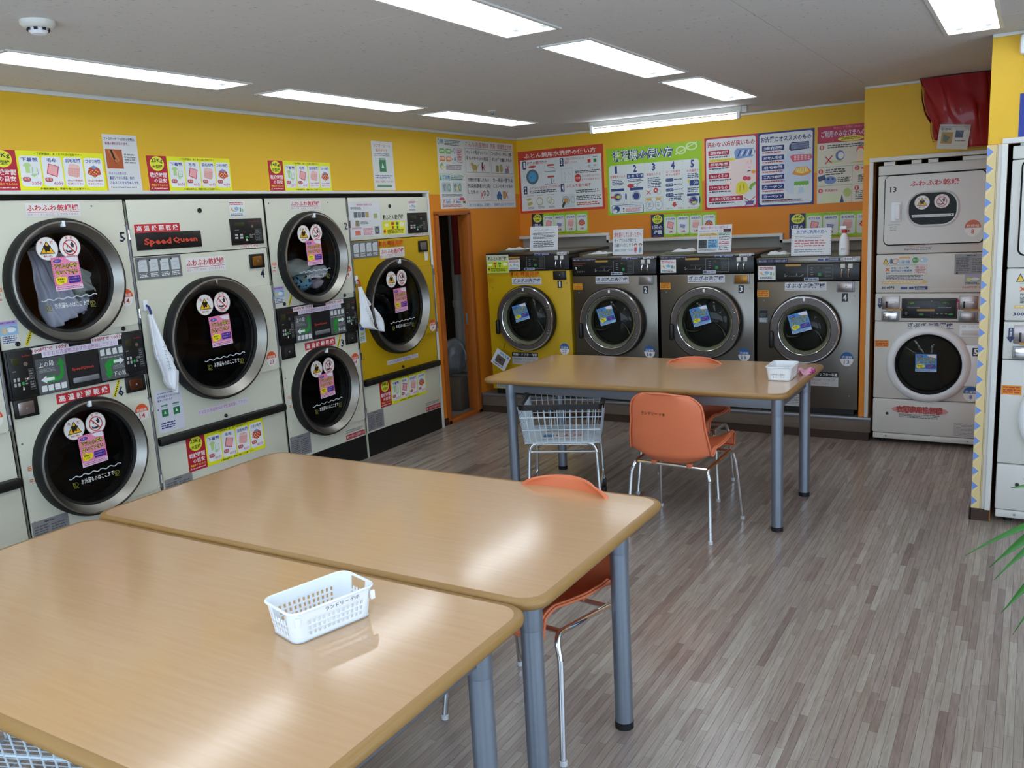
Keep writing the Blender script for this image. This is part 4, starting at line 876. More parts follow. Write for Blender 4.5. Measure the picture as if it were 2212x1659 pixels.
def ctray(x, y, z, w, label, seed, ln):
    t = empty('plastic_tray', (x, y, z)); tag(t, label[0], 'tray')
    b = MB().box(0, w, 0, .22, 0, .004, .001); b.build('base', 'olive_plastic', t)
    b = MB(); b.tube([(0, 0, .014), (w, 0, .014), (w, .22, .014), (0, .22, .014)], .005, 6, closed=True); b.box(0, w, -.002, .002, 0, .014).box(0, w, .218, .222, 0, .014).box(-.002, .002, 0, .22, 0, .014).box(w-.002, w+.002, 0, .22, 0, .014)
    b.build('rim', 'olive_plastic', t, smooth=0)
    rn = random.Random(seed); ph = [rn.uniform(0, 6) for _ in range(6)]
    def fn(a, c):
        ed = min(a, 1-a, c, 1-c)*5; X = .02+a*(w-.04)+.008*math.sin(9*c+ph[0]); Y = .02+c*.17+.010*math.sin(7*a+ph[1])
        return (x+X, y+Y, z+.006+min(1, ed)*(.012+.010*(math.sin(13*a+ph[2]+4*c)*.5+.5)+.007*math.sin(17*c+5*a+ph[3])))
    o = MB().grid(fn, 36, 18).build('folded_cloth', 'white_cloth', smooth=3, mods=[('SOLIDIFY', dict(thickness=.005, offset=1))]); tag(o, label[1], 'cloth')
ctray(.20, 6.62, 1.409, .25, ('flat olive tray on top of the yellow washer', 'white folded cloth in tray on top of the yellow washer'), 1, 0)
ctray(1.02, 6.60, 1.353, .22, ('flat olive tray left of the cartoon-people notice', 'white crumpled cloth in tray left of the cartoon-people notice'), 2, 0)
ctray(1.74, 6.60, 1.353, .23, ('flat olive tray left of the photo notice', 'white crumpled cloth in tray left of the photo notice'), 3, 0)
ctray(2.49, 6.58, 1.313, .20, ('flat olive tray left of the flower-bordered notice', 'white crumpled cloth in tray left of the flower-bordered notice'), 4, 0)
t = empty('spray_bottle', (3.062, 6.63, 1.313)); tag(t, 'white spray bottle with red collar standing on washer 4', 'spray bottle')
MB().lathe([(.001, 0), (.034, 0), (.036, .006), (.036, .05), (.033, .10), (.024, .135), (.014, .152), (.013, .160)], axis='z', seg=32).build('bottle', 'white_plastic', t)
MB().lathe([(.016, .155), (.017, .175), (.014, .178)], axis='z', seg=20).build('collar', 'red_plastic', t)
MB().box(-.032, .018, -.012, .012, .178, .205, .008).build('spray_head', 'white_plastic', t)
MB().tube([(-.022, 0, .186), (-.030, 0, .168), (-.028, 0, .155)], .004, 8).build('trigger', 'white_plastic', t)
s = Sheet(.03, .035, 30, 35); s.th = .0002; random.seed(3); s.micro(2, 4, 26, 26, 3, '#9aa0a8', 1, .4); s.build('lettering', t, (-.015, -.0362, .02))
# card hanging on washer 1
t = empty('hanging_card', (.335, 6.395, .60)); tag(t, 'tilted laminated card hanging below the door of the yellow washer', 'card')
s = Sheet(.155, .145, 155, 145, '#d0d4d8', th=.001); s.text('洗剤不要', 40, 8, 104, 26, '#3c88b8', 1, .03); s.rect(28, 42, 94, 70, '#5c5450', 1); s.rect(64, 66, 18, 18, '#5a1c20', 2); s.text('全自動洗濯機', 20, 118, 110, 18, '#2c3c78', 1, .03)
o = s.build('printed_card', t, (-.06, 0, -.155), m=GLOSSY); o.rotation_euler = (0, R(32), 0); o.location = (-.145, 0, -.12)
MB().tube([(-.002, .0, .0), (.0, .004, .022), (.002, .02, .045)], .0025, 6).build('hook', 'black_plastic', t)

# ------------------------------------------------------------------ stacked washer-dryer
def stack_machine(x0, y0, label, num, n13, W=.69):
    t = empty('stacked_washer_dryer', (x0, y0, 0)); tag(t, label, 'washer dryer'); H1 = 1.905
    m = 'white_enamel'
    MB().box(0, W, .0, .75, 1.842, H1, .006).build('top_panel', m, t)
    MB().box(0, W, .0, .75, 1.320, 1.838, .006).build('dryer_cabinet', m, t)
    MB().box(0, W, -.004, .75, 1.057, 1.316, .008).build('middle_panel', m, t)
    MB().box(0, W, -.010, .75, .864, 1.052, .006).build('control_fascia', m, t)
    MB().box(0, W, -.006, .75, .322, .860, .006).build('washer_cabinet', m, t)
    MB().box(0, W, -.014, .75, .075, .318, .010).build('lower_panel', m, t)
    MB().box(.004, W-.004, -.010, .75, .032, .073, .006).build('plinth', m, t)
    for xx in (.06, W-.06): MB().lathe([(.02, 0), (.02, .034)], xx, 0, 16, cap0=True, axis='z', cy=.06).build('foot', 'black_rubber', t)
    for xx in (.09, W-.09): MB().lathe([(.006, .012), (.005, .016)], xx, .052, 12, cap1=True).build('bolt', 'grey_metal', t)
    for xa, xb in ((.03, .10), (.20, .26), (.30, .36), (.50, .68)): MB().box(xa, xb, .01, .05, 1.9051, 1.93, .002).build('filler_block', m, t)
    # dryer door
    d = MB().flat(rrect(.048, 1.384, W-.052, 1.834, .03, 6), [rrect(.205, 1.512, .475, 1.712, .09, 8)], .022, 0).build('dryer_door', m, t)
    MB().flat(rrect(.040, 1.376, W-.044, 1.838, .034, 6), [], .0012).build('door_gap', 'shadow_gap', t)
    c = rrect(.176, 1.490, .500, 1.728, .105, 10); c2 = rrect(.196, 1.508, .480, 1.712, .085, 10)
    b = MB(); n = len(c); b.add([(p[0], -.022, p[1]) for p in c]+[(p[0]*.5+q[0]*.5, -.034, p[1]*.5+q[1]*.5) for p, q in zip(c, c2)]+[(p[0], -.024, p[1]) for p in c2], [(k*n+i, k*n+(i+1) % n, (k+1)*n+(i+1) % n, (k+1)*n+i) for k in range(2) for i in range(n)]); b.build('window_rim', 'white_plastic', d, smooth=1.2)
    b = MB().flat(c2, [], .023); b.build('window_glass', 'smoked', d)
    warn_circle(d, .275, 1.652, .047, 0, .0245); warn_circle(d, .392, 1.654, .047, 1, .0245)
    s = Sheet(.25, .018, 250, 18, '#d4d6d8', th=.0006); s.ell(14, 9, 4, 4, '#303438', 1, n=10); s.ell(236, 9, 4, 4, '#303438', 1, n=10); s.rect(30, 10, 190, 2, '#90949a', 1); s.build('sticker', d, (.215, -.0236, 1.556))
    MB().box(.088, .152, -.030, -.020, 1.534, 1.664, .008).build('handle_plate', 'white_plastic', d)
    MB().box(.112, .146, -.046, -.028, 1.548, 1.650, .008).build('handle', 'white_plastic', d)
    s = Sheet(.30, .05, 300, 50); s.th = .0003; s.text('ふわふわ乾燥', 4, 6, 292, 38, '#c83044', 1, .03); s.build('sticker', d, (.195, -.0222, 1.752))
    s = Sheet(.046, .046, 46, 46); s.th = .0003; s.text(n13, 3, 4, 40, 36, '#23252a', 1, .02); s.build('number', d, (.075, -.0222, 1.722))
    badge(d, .53, 1.42, .095, '8', .0225, '#d0603c', '#d0603c')
    s = Sheet(.08, .055, 80, 55); s.th = .0003; random.seed(4); s.micro(4, 4, 70, 10, 2, '#9a9894', 1); s.micro(14, 20, 44, 30, 3, '#a8a6a0', 1); s.build('sticker', d, (.07, -.0222, 1.468))
    s = Sheet(.30, .04, 300, 40); s.th = .0003; random.seed(4); s.micro(20, 2, 120, 10, 1, '#c06868', 1); s.micro(6, 14, 170, 22, 2, '#8c8890', 1); s.build('sticker', t, (.165, -.0005, 1.335))
    # middle panel print
    s = Sheet(.285, .185, 285, 185); s.th = .0004; random.seed(11); s.poly([(4, 52), (22, 10), (42, 52)], '#1c1c18', 1); s.poly([(9, 49), (22, 18), (37, 49)], '#e4bc2c', 2); s.text('8', 46, 12, 20, 40, '#3c80b8', 1, .05); s.ring(84, 34, 24, 20, .3, '#e08c50', 1, 14); s.otext('洗濯機', 84, 26, 88, 24, '#4c9cd0', '#e8e8e0', 2, .05); s.rect(104, 4, 72, 12, '#e0a86c', 1); s.ell(206, 28, 20, 20, '#4c9c50', 1); s.text('やさしく', 192, 20, 28, 14, '#e8f0d8', 2, .02); s.ell(256, 28, 26, 18, '#a8cce0', 1); s.ell(246, 26, 8, 8, '#e8e0d0', 2); s.line([(20, 60), (210, 58)], 3, '#8cb4a0', 1)
    s.rect(20, 74, 30, 28, '#e8c8b8', 1); s.line([(24, 78), (46, 98)], 5, '#d0602c', 2); s.line([(46, 78), (24, 98)], 5, '#d0602c', 2); s.text('毛布・マット類', 58, 72, 110, 14, '#3c70a8', 1, .02); s.text('布団などの寝具類', 58, 90, 130, 14, '#3c70a8', 1, .02); s.frame(206, 60, 72, 62, 1.5, '#cc8880', 1); s.micro(212, 66, 60, 50, 5, '#c07070', 1); s.text('NO', 26, 108, 26, 12, '#23252a', 1, .03); s.line([(54, 116), (190, 114)], 1.5, '#6c8ca8', 1); s.micro(26, 126, 240, 36, 4, '#5c5c64', 1, .5); s.rect(2, 168, 280, 16, '#ddb862', 1); s.micro(10, 171, 260, 10, 1, '#e8dcc0', 2)
    s.build('sticker', t, (.038, -.0045, 1.118))
    s = Sheet(.085, .026, 85, 26); s.th = .0003; s.text('300円', 2, 3, 80, 20, '#1c2450', 1, .02); s.build('sticker', t, (.035, -.0045, 1.078))
    s = Sheet(.17, .026, 155, 26); s.th = .0004; random.seed(2); s.rect(3, 6, 38, 15, '#3c4c8c', 1); s.rect(50, 5, 26, 16, '#3c4c8c', 1); s.rect(82, 2, 72, 22, '#1c2450', 1); s.micro(86, 6, 64, 14, 2, '#c4c8e0', 2); s.build('sticker', t, (.155, -.0045, 1.076))
    s = Sheet(.145, .022, 145, 22); s.th = .0003; s.text('100円で 15分', 2, 2, 140, 18, '#b4404c', 1, .01); s.build('sticker', t, (W-.158, -.0045, 1.080))
    grey_card(t, W-.21, 1.176, .195, .132, .0045, '#8e9092')
    s = Sheet(.095, .07, 95, 70, '#9fb0a8', th=.0004); random.seed(2); s.rect(0, 0, 95, 12, '#b09cc0', 1); s.ell(24, 32, 14, 12, '#e0d488', 1); s.ell(60, 30, 26, 10, '#dde4e0', 1); s.rect(0, 48, 95, 22, '#b8bab4', 1); s.micro(4, 50, 86, 16, 2, '#4c5058', 2); s.build('sticker', t, (W-.148, -.0045, 1.105))
    # controls
    cp = MB().box(.168, .508, -.018, -.008, .885, 1.020, .004).build('control_panel', 'panel_black', t)
    s = Sheet(.34, .135, 340, 135); s.th = .0003; random.seed(15); s.frame(6, 6, 176, 122, 1.5, '#5c6060', 1); s.frame(196, 6, 138, 122, 1.5, '#5c6060', 1); s.rect(42, 22, 52, 18, '#2f4c1a', 2); s.text('60', 56, 24, 22, 14, '#90c83c', 3, 0); s.rect(236, 20, 54, 18, '#2f4c1a', 2); s.text('00', 250, 22, 22, 14, '#7cb03c', 3, 0); s.micro(36, 56, 90, 8, 1, '#8c908c', 1); s.micro(226, 56, 80, 8, 1, '#8c908c', 1); s.rect(96, 72, 110, 14, '#b4863c', 4); s.ell(124, 108, 16, 7, '#2c8c44', 2, n=12); s.ell(302, 106, 16, 7, '#2c8c44', 2, n=12); s.text('P', 180, 12, 10, 14, '#a8aca8', 1, 0)
    for k in range(3): s.rect(24+k*0, 92+k*9, 14, 4, '#8c908c', 1); s.rect(216+k*26, 100, 12, 5, '#8c908c', 1)
    s.text('SpeedQueen', 30, 8, 56, 7, '#a83030', 2, .01)
    s.build('lettering', cp, (.168, -.0185, .885))
    for q, (xx, col, wd) in enumerate(((.062, '#1c2450', '洗濯機'), (W-.155, '#b82c3c', '乾燥機'))):
        b = MB().box(xx-.018, xx+.092, -.016, -.008, .945, 1.035, .003).build('coin_unit', 'silver_plate', t)
        MB().box(xx+.006, xx+.016, -.028, -.014, .955, 1.0, .003).build('coin_slide', 'black_plastic', b)
        MB().box(xx+.026, xx+.07, -.026, -.014, .985, 1.0, .003).build('coin_guard', 'white_plastic', b)
        s = Sheet(.036, .075, 36, 75); s.th = .0004
        P = [(8, 0), (28, 0), (28, 46), (36, 46), (18, 74), (0, 46), (8, 46)] if q == 0 else [(8, 74), (28, 74), (28, 28), (36, 28), (18, 0), (0, 28), (8, 28)]
        s.poly(P, col, 1)
        for k, ch in enumerate(wd): s.text(ch, 12, (4 if q == 0 else 28)+k*14, 12, 12, '#e4e4ea', 2, .01)
        s.build('sticker', t, (xx-.048, -.0165, .948))
        s = Sheet(.11, .012, 110, 12, '#c08c3c', th=.0005); s.build('sticker', t, (xx+.01, -.0175, .938))
        MB().box(xx-.018, xx+.092, -.026, -.008, .868, .932, .004).build('coin_box', 'grey_metal', t)
        MB().box(xx-.008, xx+.080, -.031, -.024, .876, .924, .003).build('coin_box_plate', 'steel_bright' if q == 0 else 'silver_plate', t)
    s = Sheet(.285, .045, 285, 45); s.th = .0003; s.text('ざぶざぶ洗濯機', 4, 2, 277, 32, '#1c3068', 1, .03); s.rect(2, 40, 281, 3, '#1c3068', 1); s.build('sticker', t, (.205, -.0065, .812))
    # detergent drawer
    MB().box(W-.165, W-.015, -.012, -.004, .762, .846, .008).build('detergent_drawer', 'white_plastic', t)
    MB().box(W-.150, W-.030, -.016, -.010, .776, .806, .012).build('drawer_grip', 'white_enamel', t)
    s = Sheet(.13, .016, 130, 16); s.th = .0003; s.text('洗剤・ソフター投入口', 2, 2, 126, 12, '#8c8a88', 1, 0); s.build('sticker', t, (W-.155, -.0125, .824))
    # washer door
    cx, cz = .345, .575
    MB().box(cx+.212, W-.03, -.030, -.006, .435, .712, .006).build('door_side_plate', 'white_plastic', t)
    d = MB().lathe([(.262, .006), (.264, .02), (.254, .040), (.232, .054), (.214, .053), (.206, .046)], cx, cz, 72).build('washer_door', 'white_plastic', t)
    MB().lathe([(.207, .048), (.200, .046), (.198, .03)], cx, cz, 64).build('door_seal', 'black_rubber', d)
    MB().lathe([(.200, .044), (.188, .064), (.16, .088), (.11, .108), (.05, .119), (.001, .121)], cx, cz, 56).build('glass', 'washer_glass', d)
    MB().lathe([(.199, .03), (.19, .012), (.12, .010), (.001, .010)], cx, cz, 48).build('drum_back', 'dark_inside', t)
    drum_sheet(d, cx-.068, cz-.035, .13, .118, .1225, 'blue', tilt=-1)
    s = Sheet(.045, .055, 45, 55, '#16181c', th=.0006); s.text(num, 8, 6, 29, 43, '#e8e8ea', 1, .03); s.build('number', t, (W-.083, -.031, .640))
    badge(t, .562, .328, .092, '8', .0065, '#2864a8', '#2864a8', '洗濯機')
    s = Sheet(.088, .048, 85, 50, '#dc8c14', th=.0005); random.seed(4); s.micro(6, 5, 74, 40, 3, '#b4401c', 1, .6, .05); s.build('sticker', t, (.004, -.0065, .682))
    # lower panel print
    s = Sheet(.36, .10, 360, 100); s.th = .0004; random.seed(17); s.poly([(0, 38), (20, 24), (50, 18), (320, 20), (345, 26), (360, 42), (340, 56), (310, 60), (40, 60), (16, 52)], '#d69494', 1)
    s.otext('衣類専用洗濯機', 34, 12, 290, 50, '#b03c34', '#b84438', 2, .06); s.micro(50, 68, 280, 30, 3, '#6c6c70', 1, .5); s.build('sticker', t, (.12, -.0145, .188))
    s = Sheet(.17, .10, 170, 100); s.th = .0003; random.seed(18); s.micro(4, 4, 160, 90, 10, '#8c8a90', 1, .35); s.build('sticker', t, (W-.18, -.0145, .08))
    MB().lathe([(.010, .014), (.009, .017), (.001, .0175)], .095, .215, 16).build('plug', 'black_plastic', t)
    return t
mat('smoked', '#20282a', .5, spec=.25)
stack_machine(3.296, 6.50, 'white stacked washer and dryer marked 13 and 5 in the shaded niche', '5', '13')
stack_machine(4.108, 5.045, 'white stacked washer and dryer cut off by right edge beside blue-triangle border', '6', '14')
# clothes rolled dark inside the drum of the stacked washer door are too dim to see

# ------------------------------------------------------------------ posters
def poster(s, label, x, y, z, left=False, m=None, name='poster', cat='poster'):
    o = s.build(name, None, (x, y, z), m, WALL_L if left else None); tag(o, label, cat); return o
# left wall, above the dryers
poster(time_poster('14Kg', '中型機', [('下着類', 'shirt', '30分'), ('毛布', 'blanket', '40分'), ('羽毛布団', 'duvet', '!'), ('コタツ布団', 'kotatsu', '!')], .60), 'yellow drying-time poster cut off by the left edge of the picture', .0, 2.435, 1.949, True)
poster(time_poster('23Kg', '大型機', E4('30分', '40分', '40分', '40分'), .586), 'yellow drying-time poster on the wall above the large dryer 4', .0, 3.297, 1.949, True)
poster(time_poster('14Kg', '中型機', [('下着類', 'shirt', '30分'), ('毛布', 'blanket', '40分'), ('羽毛布団', 'duvet', '!'), ('コタツ布団', 'kotatsu', '!')], .58), 'yellow drying-time poster on the wall above the dryer numbered 2', .0, 4.194, 1.949, True)
s = Sheet(.205, .29, 205, 290, '#dcdcdc'); random.seed(41); s.text('ファスナーやフック付の衣類は、', 8, 14, 188, 17, '#3a2c6c', 1, .02); s.text('破損の恐れがあります。', 12, 38, 140, 16, '#8c2c5c', 1, .02)
s.rect(8, 76, 98, 100, '#b0582c', 1); s.poly([(20, 78), (60, 84), (88, 130), (70, 150), (40, 120)], '#c87844', 2); s.poly([(34, 78), (46, 78), (62, 124), (56, 132), (50, 126)], '#241c18', 3); s.ring(64, 136, 10, 14, .25, '#5a4030', 4, 12); s.micro(118, 96, 72, 56, 4, '#8c8c90', 1)
s.text('ネットに入れるか、', 12, 192, 110, 16, '#2c4c98', 1, .02); s.text('裏返してから洗濯・乾燥', 12, 216, 150, 17, '#2c4c98', 1, .02); s.text('されることをお勧めします。', 14, 240, 176, 18, '#2c4c98', 1, .02); s.micro(14, 270, 170, 8, 1, '#70747c', 1)
poster(s, 'white sheet about zip fasteners with brown photo, on the left yellow wall', 0, 3.045, 1.95, True)
s = Sheet(.25, .355, 205, 290, '#dadcd8'); random.seed(42); s.text('ソフターシート', 20, 16, 160, 20, '#c03c50', 1, .01); s.text('販売中です', 40, 44, 110, 18, '#c87850', 1, .01); s.rect(64, 110, 64, 70, '#2c7c54', 1); s.rect(64, 100, 64, 8, '#6c9080', 1); s.poly([(96, 124), (108, 158), (84, 158)], '#dcecdc', 2); s.micro(20, 70, 160, 20, 2, '#9090a0', 1); s.micro(18, 200, 170, 24, 2, '#7070a0', 1); s.text('店内にて販売しております', 14, 232, 175, 14, '#b84060', 1, 0); s.rect(30, 258, 140, 14, '#5c8c70', 1)
poster(s, 'white softener-sheet notice with green box on the wall over dryer 1', 0, 5.235, 1.955, True)
# corner sheets on the left wall
s = Sheet(.395, .285, 395, 285, '#d8dad6'); random.seed(43); s.ring(26, 30, 12, 22, .3, '#3c9c50', 1, 14); s.text('洗剤', 44, 10, 48, 36, '#2c6cb0', 1, .03); s.micro(112, 12, 230, 46, 4, '#5c6468', 1)
for k, c in enumerate(('#6cb04c', '#e0783c')):
    for j in range(2): s.rect(28+j*92, 84+k*62, 74, 40, c, 1, r=10); s.text('粉洗剤' if j == 0 else '柔軟剤', 36+j*92, 92+k*62, 58, 22, '#e8f0d8', 2, .02)
    s.poly([(206, 96+k*62), (222, 104+k*62), (206, 112+k*62)], '#4c6c4c', 1)
s.ring(250, 98, 16, 24, .3, '#5c8cb8', 1, 12); s.poly([(250, 136), (268, 176), (232, 176)], '#7c94b0', 1); s.frame(284, 78, 80, 110, 3, '#c8506c', 1); s.micro(292, 88, 64, 90, 6, '#c8506c', 1); s.poly([(24, 214), (60, 194), (78, 226), (50, 256), (26, 240)], '#8cb880', 1); s.ell(60, 236, 20, 14, '#e8d8a0', 2); s.micro(112, 212, 250, 44, 4, '#6c5c68', 1)
poster(s, 'white detergent information sheet with green and orange tabs, above the closet door', 0, 6.07, 2.09, True)
s = Sheet(.395, .285, 395, 285, '#d6d8d4'); random.seed(44); s.rect(0, 4, 330, 52, '#bcd4c8', 1); s.poly([(6, 52), (22, 10), (38, 52)], '#5ca060', 2); s.text('ご注意', 48, 12, 108, 34, '#2c6cb0', 2, .02); s.micro(168, 12, 200, 38, 3, '#5c6468', 2)
for j in range(2): s.rect(32+j*160, 70, 130, 80, '#b4c0c4', 1); s.poly([(42+j*160, 90), (84+j*160, 76), (110+j*160, 130), (60+j*160, 140)], '#8c98a0', 2); s.ring(136+j*160, 112, 22, 30, .3, '#4c9c58', 3, 14); s.ell(92+j*160, 118, 22, 18, '#dcc890' if j else '#a8b4b8', 3)
s.micro(28, 164, 330, 22, 2, '#5c6064', 1)
for j in range(2): s.line([(36+j*150, 204), (62+j*150, 240)], 6, '#d0583c', 1); s.line([(62+j*150, 204), (36+j*150, 240)], 6, '#d0583c', 1); s.micro(76+j*150, 200, 70, 44, 4, '#3c74b0', 1)
s.ell(318, 206, 40, 14, '#d85060', 1); s.micro(30, 250, 320, 24, 2, '#c05058', 1); s.rect(330, 222, 40, 20, '#6c5c40', 1)
poster(s, 'white caution sheet with two grey pictures, directly above the closet door frame', 0, 6.07, 1.803, True)
def ban(l1, l2, l3, kind, head, tail):
    s = Sheet(.41, .287, 410, 287, '#d9d8d6'); random.seed(45)
    if head: s.text(head, 20 if kind == 'dog' else 10, 12, 370, 44, '#c06c50', 1, .01)
    y0 = 66 if head else 10; y1 = 276 if head else 230
    s.frame(10, y0, 390, y1-y0-6, 3, '#6c6470' if head else '#c08c90', 1); t3 = [l1, l2]+([l3] if l3 else [])
    for i, q in enumerate(t3): s.text(q, 26, y0+14+i*52, 350 if i < 2 else 160, 36, '#23252c', 1, .02)
    yy = y0+120
    if kind == 'dog': s.ell(150, yy+40, 44, 24, '#b8a45c', 1); s.ell(108, yy+14, 20, 16, '#b8a45c', 1); s.rect(124, yy+52, 10, 28, '#a89450', 1); s.rect(168, yy+52, 10, 28, '#a89450', 1); s.line([(190, yy+34), (222, yy+10)], 6, '#a89450', 1); s.ell(276, yy+30, 14, 40, '#2c2c34', 1); X = 290
    elif kind == 'oil': s.rect(90, yy+14, 50, 60, '#8c8c50', 1); s.ell(180, yy+40, 30, 38, '#a49c5c', 1); s.rect(246, yy+40, 70, 40, '#8488a8', 1); X = 296
    elif kind == 'sick': s.ring(286, yy+26, 16, 24, .4, '#2c2c34', 1, 14); s.ring(340, yy+26, 20, 26, .4, '#1c1c20', 1, 14); X = 240
    else: s.rect(80, yy+36, 90, 40, '#3c6ca8', 1, r=8); s.ell(125, yy+34, 30, 24, '#3c6ca8', 1); s.ell(100, yy+78, 10, 10, '#2c2c30', 2); s.ell(150, yy+78, 10, 10, '#2c2c30', 2); s.rect(186, yy+10, 50, 66, '#b8904c', 1); X = 250
    s.line([(X-24, yy+10), (X+24, yy+70)], 8, '#cc3c38', 5); s.line([(X+24, yy+10), (X-24, yy+70)], 8, '#cc3c38', 5)
    if tail: s.text(tail, 30, 244, 350, 26, '#4c6cb0', 1, .01)
    return s
poster(ban('ペットの毛がついてい', 'るものやペット用品', None, 'dog', 'こんな洗濯物は', None), 'white sheet banning pet hair laundry, with cartoon dog', 0, 6.468, 2.088, True)
poster(ban('コールタール・オイル・塗料', 'ボンド等付着したもの', None, 'oil', '洗濯・乾燥禁止です', None), 'white sheet banning oil and tar, topmost at the room corner', 0, 6.880, 2.088, True)
poster(ban('汚物が付着したもの', '伝染病患者が使用', 'したもの', 'sick', None, '見つけた場合は、洗濯機・'), 'white sheet banning soiled laundry, below the dog sheet', 0, 6.468, 1.799, True)
poster(ban('カー用品や野外品', 'においのキツイもの', None, 'car', None, '乾燥機を止めさせて頂きます'), 'white sheet with blue car and red cross, lower one at the corner', 0, 6.880, 1.799, True)
# back wall posters
YB = 7.36
s = Sheet(.878, .568, 878, 568, '#c8402c'); random.seed(51); s.rect(22, 82, 834, 464, '#dbe0e0', 1); s.text('ふとん兼用水洗機の使い方', 66, 22, 740, 46, '#ecdcd4', 1, .03)
for n_, X, Y in (('1', 48, 92), ('2', 48, 320), ('3', 440, 92), ('4', 440, 320)): s.rect(X, Y, 38, 72, '#232c58', 2); s.text(n_, X+10, Y+8, 20, 54, '#e4e8ec', 3, .03)
s.text('ドアの開けかた', 100, 98, 210, 30, '#c04434', 2, .02); s.ell(150, 146, 40, 11, '#c84c3c', 2); s.ell(148, 238, 66, 68, '#5c6c74', 2, n=32); s.ell(148, 238, 44, 46, '#4c9cc8', 3, n=28); s.rect(128, 236, 14, 5, '#2c4c6c', 4)
for k in range(2): s.rect(308, 136+k*104, 70, 16, '#c84c3c', 2); s.micro(276, 196+k*112, 120, 12, 1, '#6c7478', 2)
s.line([(310, 170), (376, 168), (388, 184)], 4, '#4c5458', 2); s.line([(346, 262), (346, 306), (354, 306)], 6, '#4c5458', 2); s.line([(368, 300), (374, 270)], 4, '#4c5458', 2)
s.text('ふとんの入れかた', 112, 326, 190, 28, '#c04434', 2, .02); s.text('ふとんは1回に1枚', 308, 324, 130, 26, '#c04434', 2, .02); s.micro(116, 360, 300, 32, 2, '#4c5054', 2)
for k in range(3): s.micro(80+k*108, 406, 76, 8, 1, '#c07060', 2); s.micro(88+k*108, 512, 70, 20, 3, '#707478', 2)
s.poly([(72, 436), (116, 428), (128, 444), (84, 456)], '#b8ac54', 2); s.poly([(78, 478), (128, 462), (140, 484), (92, 502)], '#b8ac54', 2); s.ring(214, 464, 34, 38, .2, '#b8ac54', 2, 24); s.ring(318, 456, 28, 32, .2, '#b8ac54', 2, 20); s.ring(342, 474, 26, 26, .2, '#a8a050', 3, 20)
s.text('ご利用になるメニューを', 490, 94, 198, 22, '#c04434', 2, .01); s.text('選択して下さい', 490, 124, 130, 22, '#c04434', 2, .01); s.frame(706, 92, 116, 106, 2, '#9ca4a8', 2); s.rect(722, 122, 30, 30, '#c83830', 2); s.rect(780, 122, 30, 30, '#2c8048', 2); s.micro(716, 100, 40, 10, 1, '#c05048', 2); s.micro(776, 100, 40, 10, 1, '#404850', 2); s.micro(722, 172, 30, 16, 2, '#505860', 2); s.micro(780, 172, 30, 16, 2, '#505860', 2)
s.frame(454, 186, 112, 122, 2, '#9ca4a8', 2)
for k in range(2): s.line([(478+k*42, 214), (500+k*42, 246)], 2, '#606870', 2); s.line([(488+k*42, 252), (488+k*42, 296)], 2, '#606870', 2)
s.micro(592, 214, 246, 28, 2, '#4c5054', 2); s.ell(618, 280, 32, 36, '#c83830', 2); s.text('ご注意', 594, 270, 48, 20, '#f0dcd8', 3, .02); s.text('コインは1枚ずつ入れて下さい', 656, 254, 180, 22, '#c04434', 2, .01); s.text('おつりは出ません!!', 656, 284, 180, 22, '#c04434', 2, .01)
s.text('ふとんを取り出す', 496, 328, 250, 32, '#c04434', 2, .02); s.micro(596, 384, 250, 32, 2, '#4c5054', 2); s.micro(596, 436, 250, 46, 3, '#4c5054', 2); s.micro(600, 494, 240, 34, 2, '#c04434', 2)
s.rect(446, 416, 132, 120, '#c8d4d4', 2); s.ring(490, 472, 40, 38, .2, '#8c9498', 3, 20); s.ell(490, 472, 26, 24, '#c88c54', 3); s.ring(560, 468, 22, 30, .15, '#8c9498', 3, 16); s.poly([(446, 510), (470, 478), (486, 490), (462, 536), (446, 536)], '#3c4c3c', 4)
poster(s, 'large red-bordered instruction poster for the futon washer on back wall', .010, YB, 1.737)
s = Sheet(.868, .578, 868, 578, '#9ccc1e'); random.seed(52); s.otext('洗濯機の使い方', 56, 20, 560, 96, '#e8f0ec', '#2c4484', 1, .09)
s.ring(690, 66, 46, 34, .3, '#d8ecb4', 1, 20); s.ring(782, 40, 52, 34, .3, '#d8ecb4', 1, 20); s.line([(640, 96), (830, 10)], 9, '#d8ecb4', 2)
s.rect(20, 146, 826, 414, '#dfe6e6', 1, r=26)
for k in range(1, 5):
    for j in range(17): s.ell(20+k*172-8, 160+j*22, 3, 3, '#a4c85c', 2, n=6)
for k in range(5): s.text('12345'[k], 76+k*174, 152, 34 if k else 22, 66, '#2c4484', 2, .04)
s.text('洗濯物を入れる', 28, 232, 148, 24, '#c83c54', 2, .01); s.rect(190, 230, 156, 38, '#2c4484', 2); s.text('洗・剤・不・要', 198, 238, 140, 22, '#e8ecf0', 3, .02); s.text('料金を入れる', 376, 234, 128, 24, '#c83c54', 2, .01); s.text('コースを選び', 552, 226, 128, 22, '#c83c54', 2, .01); s.text('ボタンを押す', 552, 252, 128, 22, '#c83c54', 2, .01); s.text('お洗濯終了!', 738, 230, 108, 22, '#c83c54', 2, .01)
s.micro(48, 270, 110, 52, 4, '#40587c', 2); s.micro(196, 276, 150, 24, 2, '#40587c', 2); s.ell(222, 330, 30, 18, '#c83c40', 2); s.ring(268, 330, 22, 18, .25, '#40587c', 2, 14); s.line([(284, 316), (330, 304)], 4, '#40587c', 2); s.micro(384, 272, 124, 90, 6, '#40587c', 2)
for k in range(2):
    X = 36+k*178; s.rect(X, 348, 124, 22, '#2c4484', 2); s.frame(X, 370, 124, 110, 2, '#98a4b0', 2); s.ring(X+60, 420, 40, 40, .18, '#8c98a8', 2, 20); s.ell(X+60, 420, 30, 30, '#2c4484' if k else '#28386c', 3)
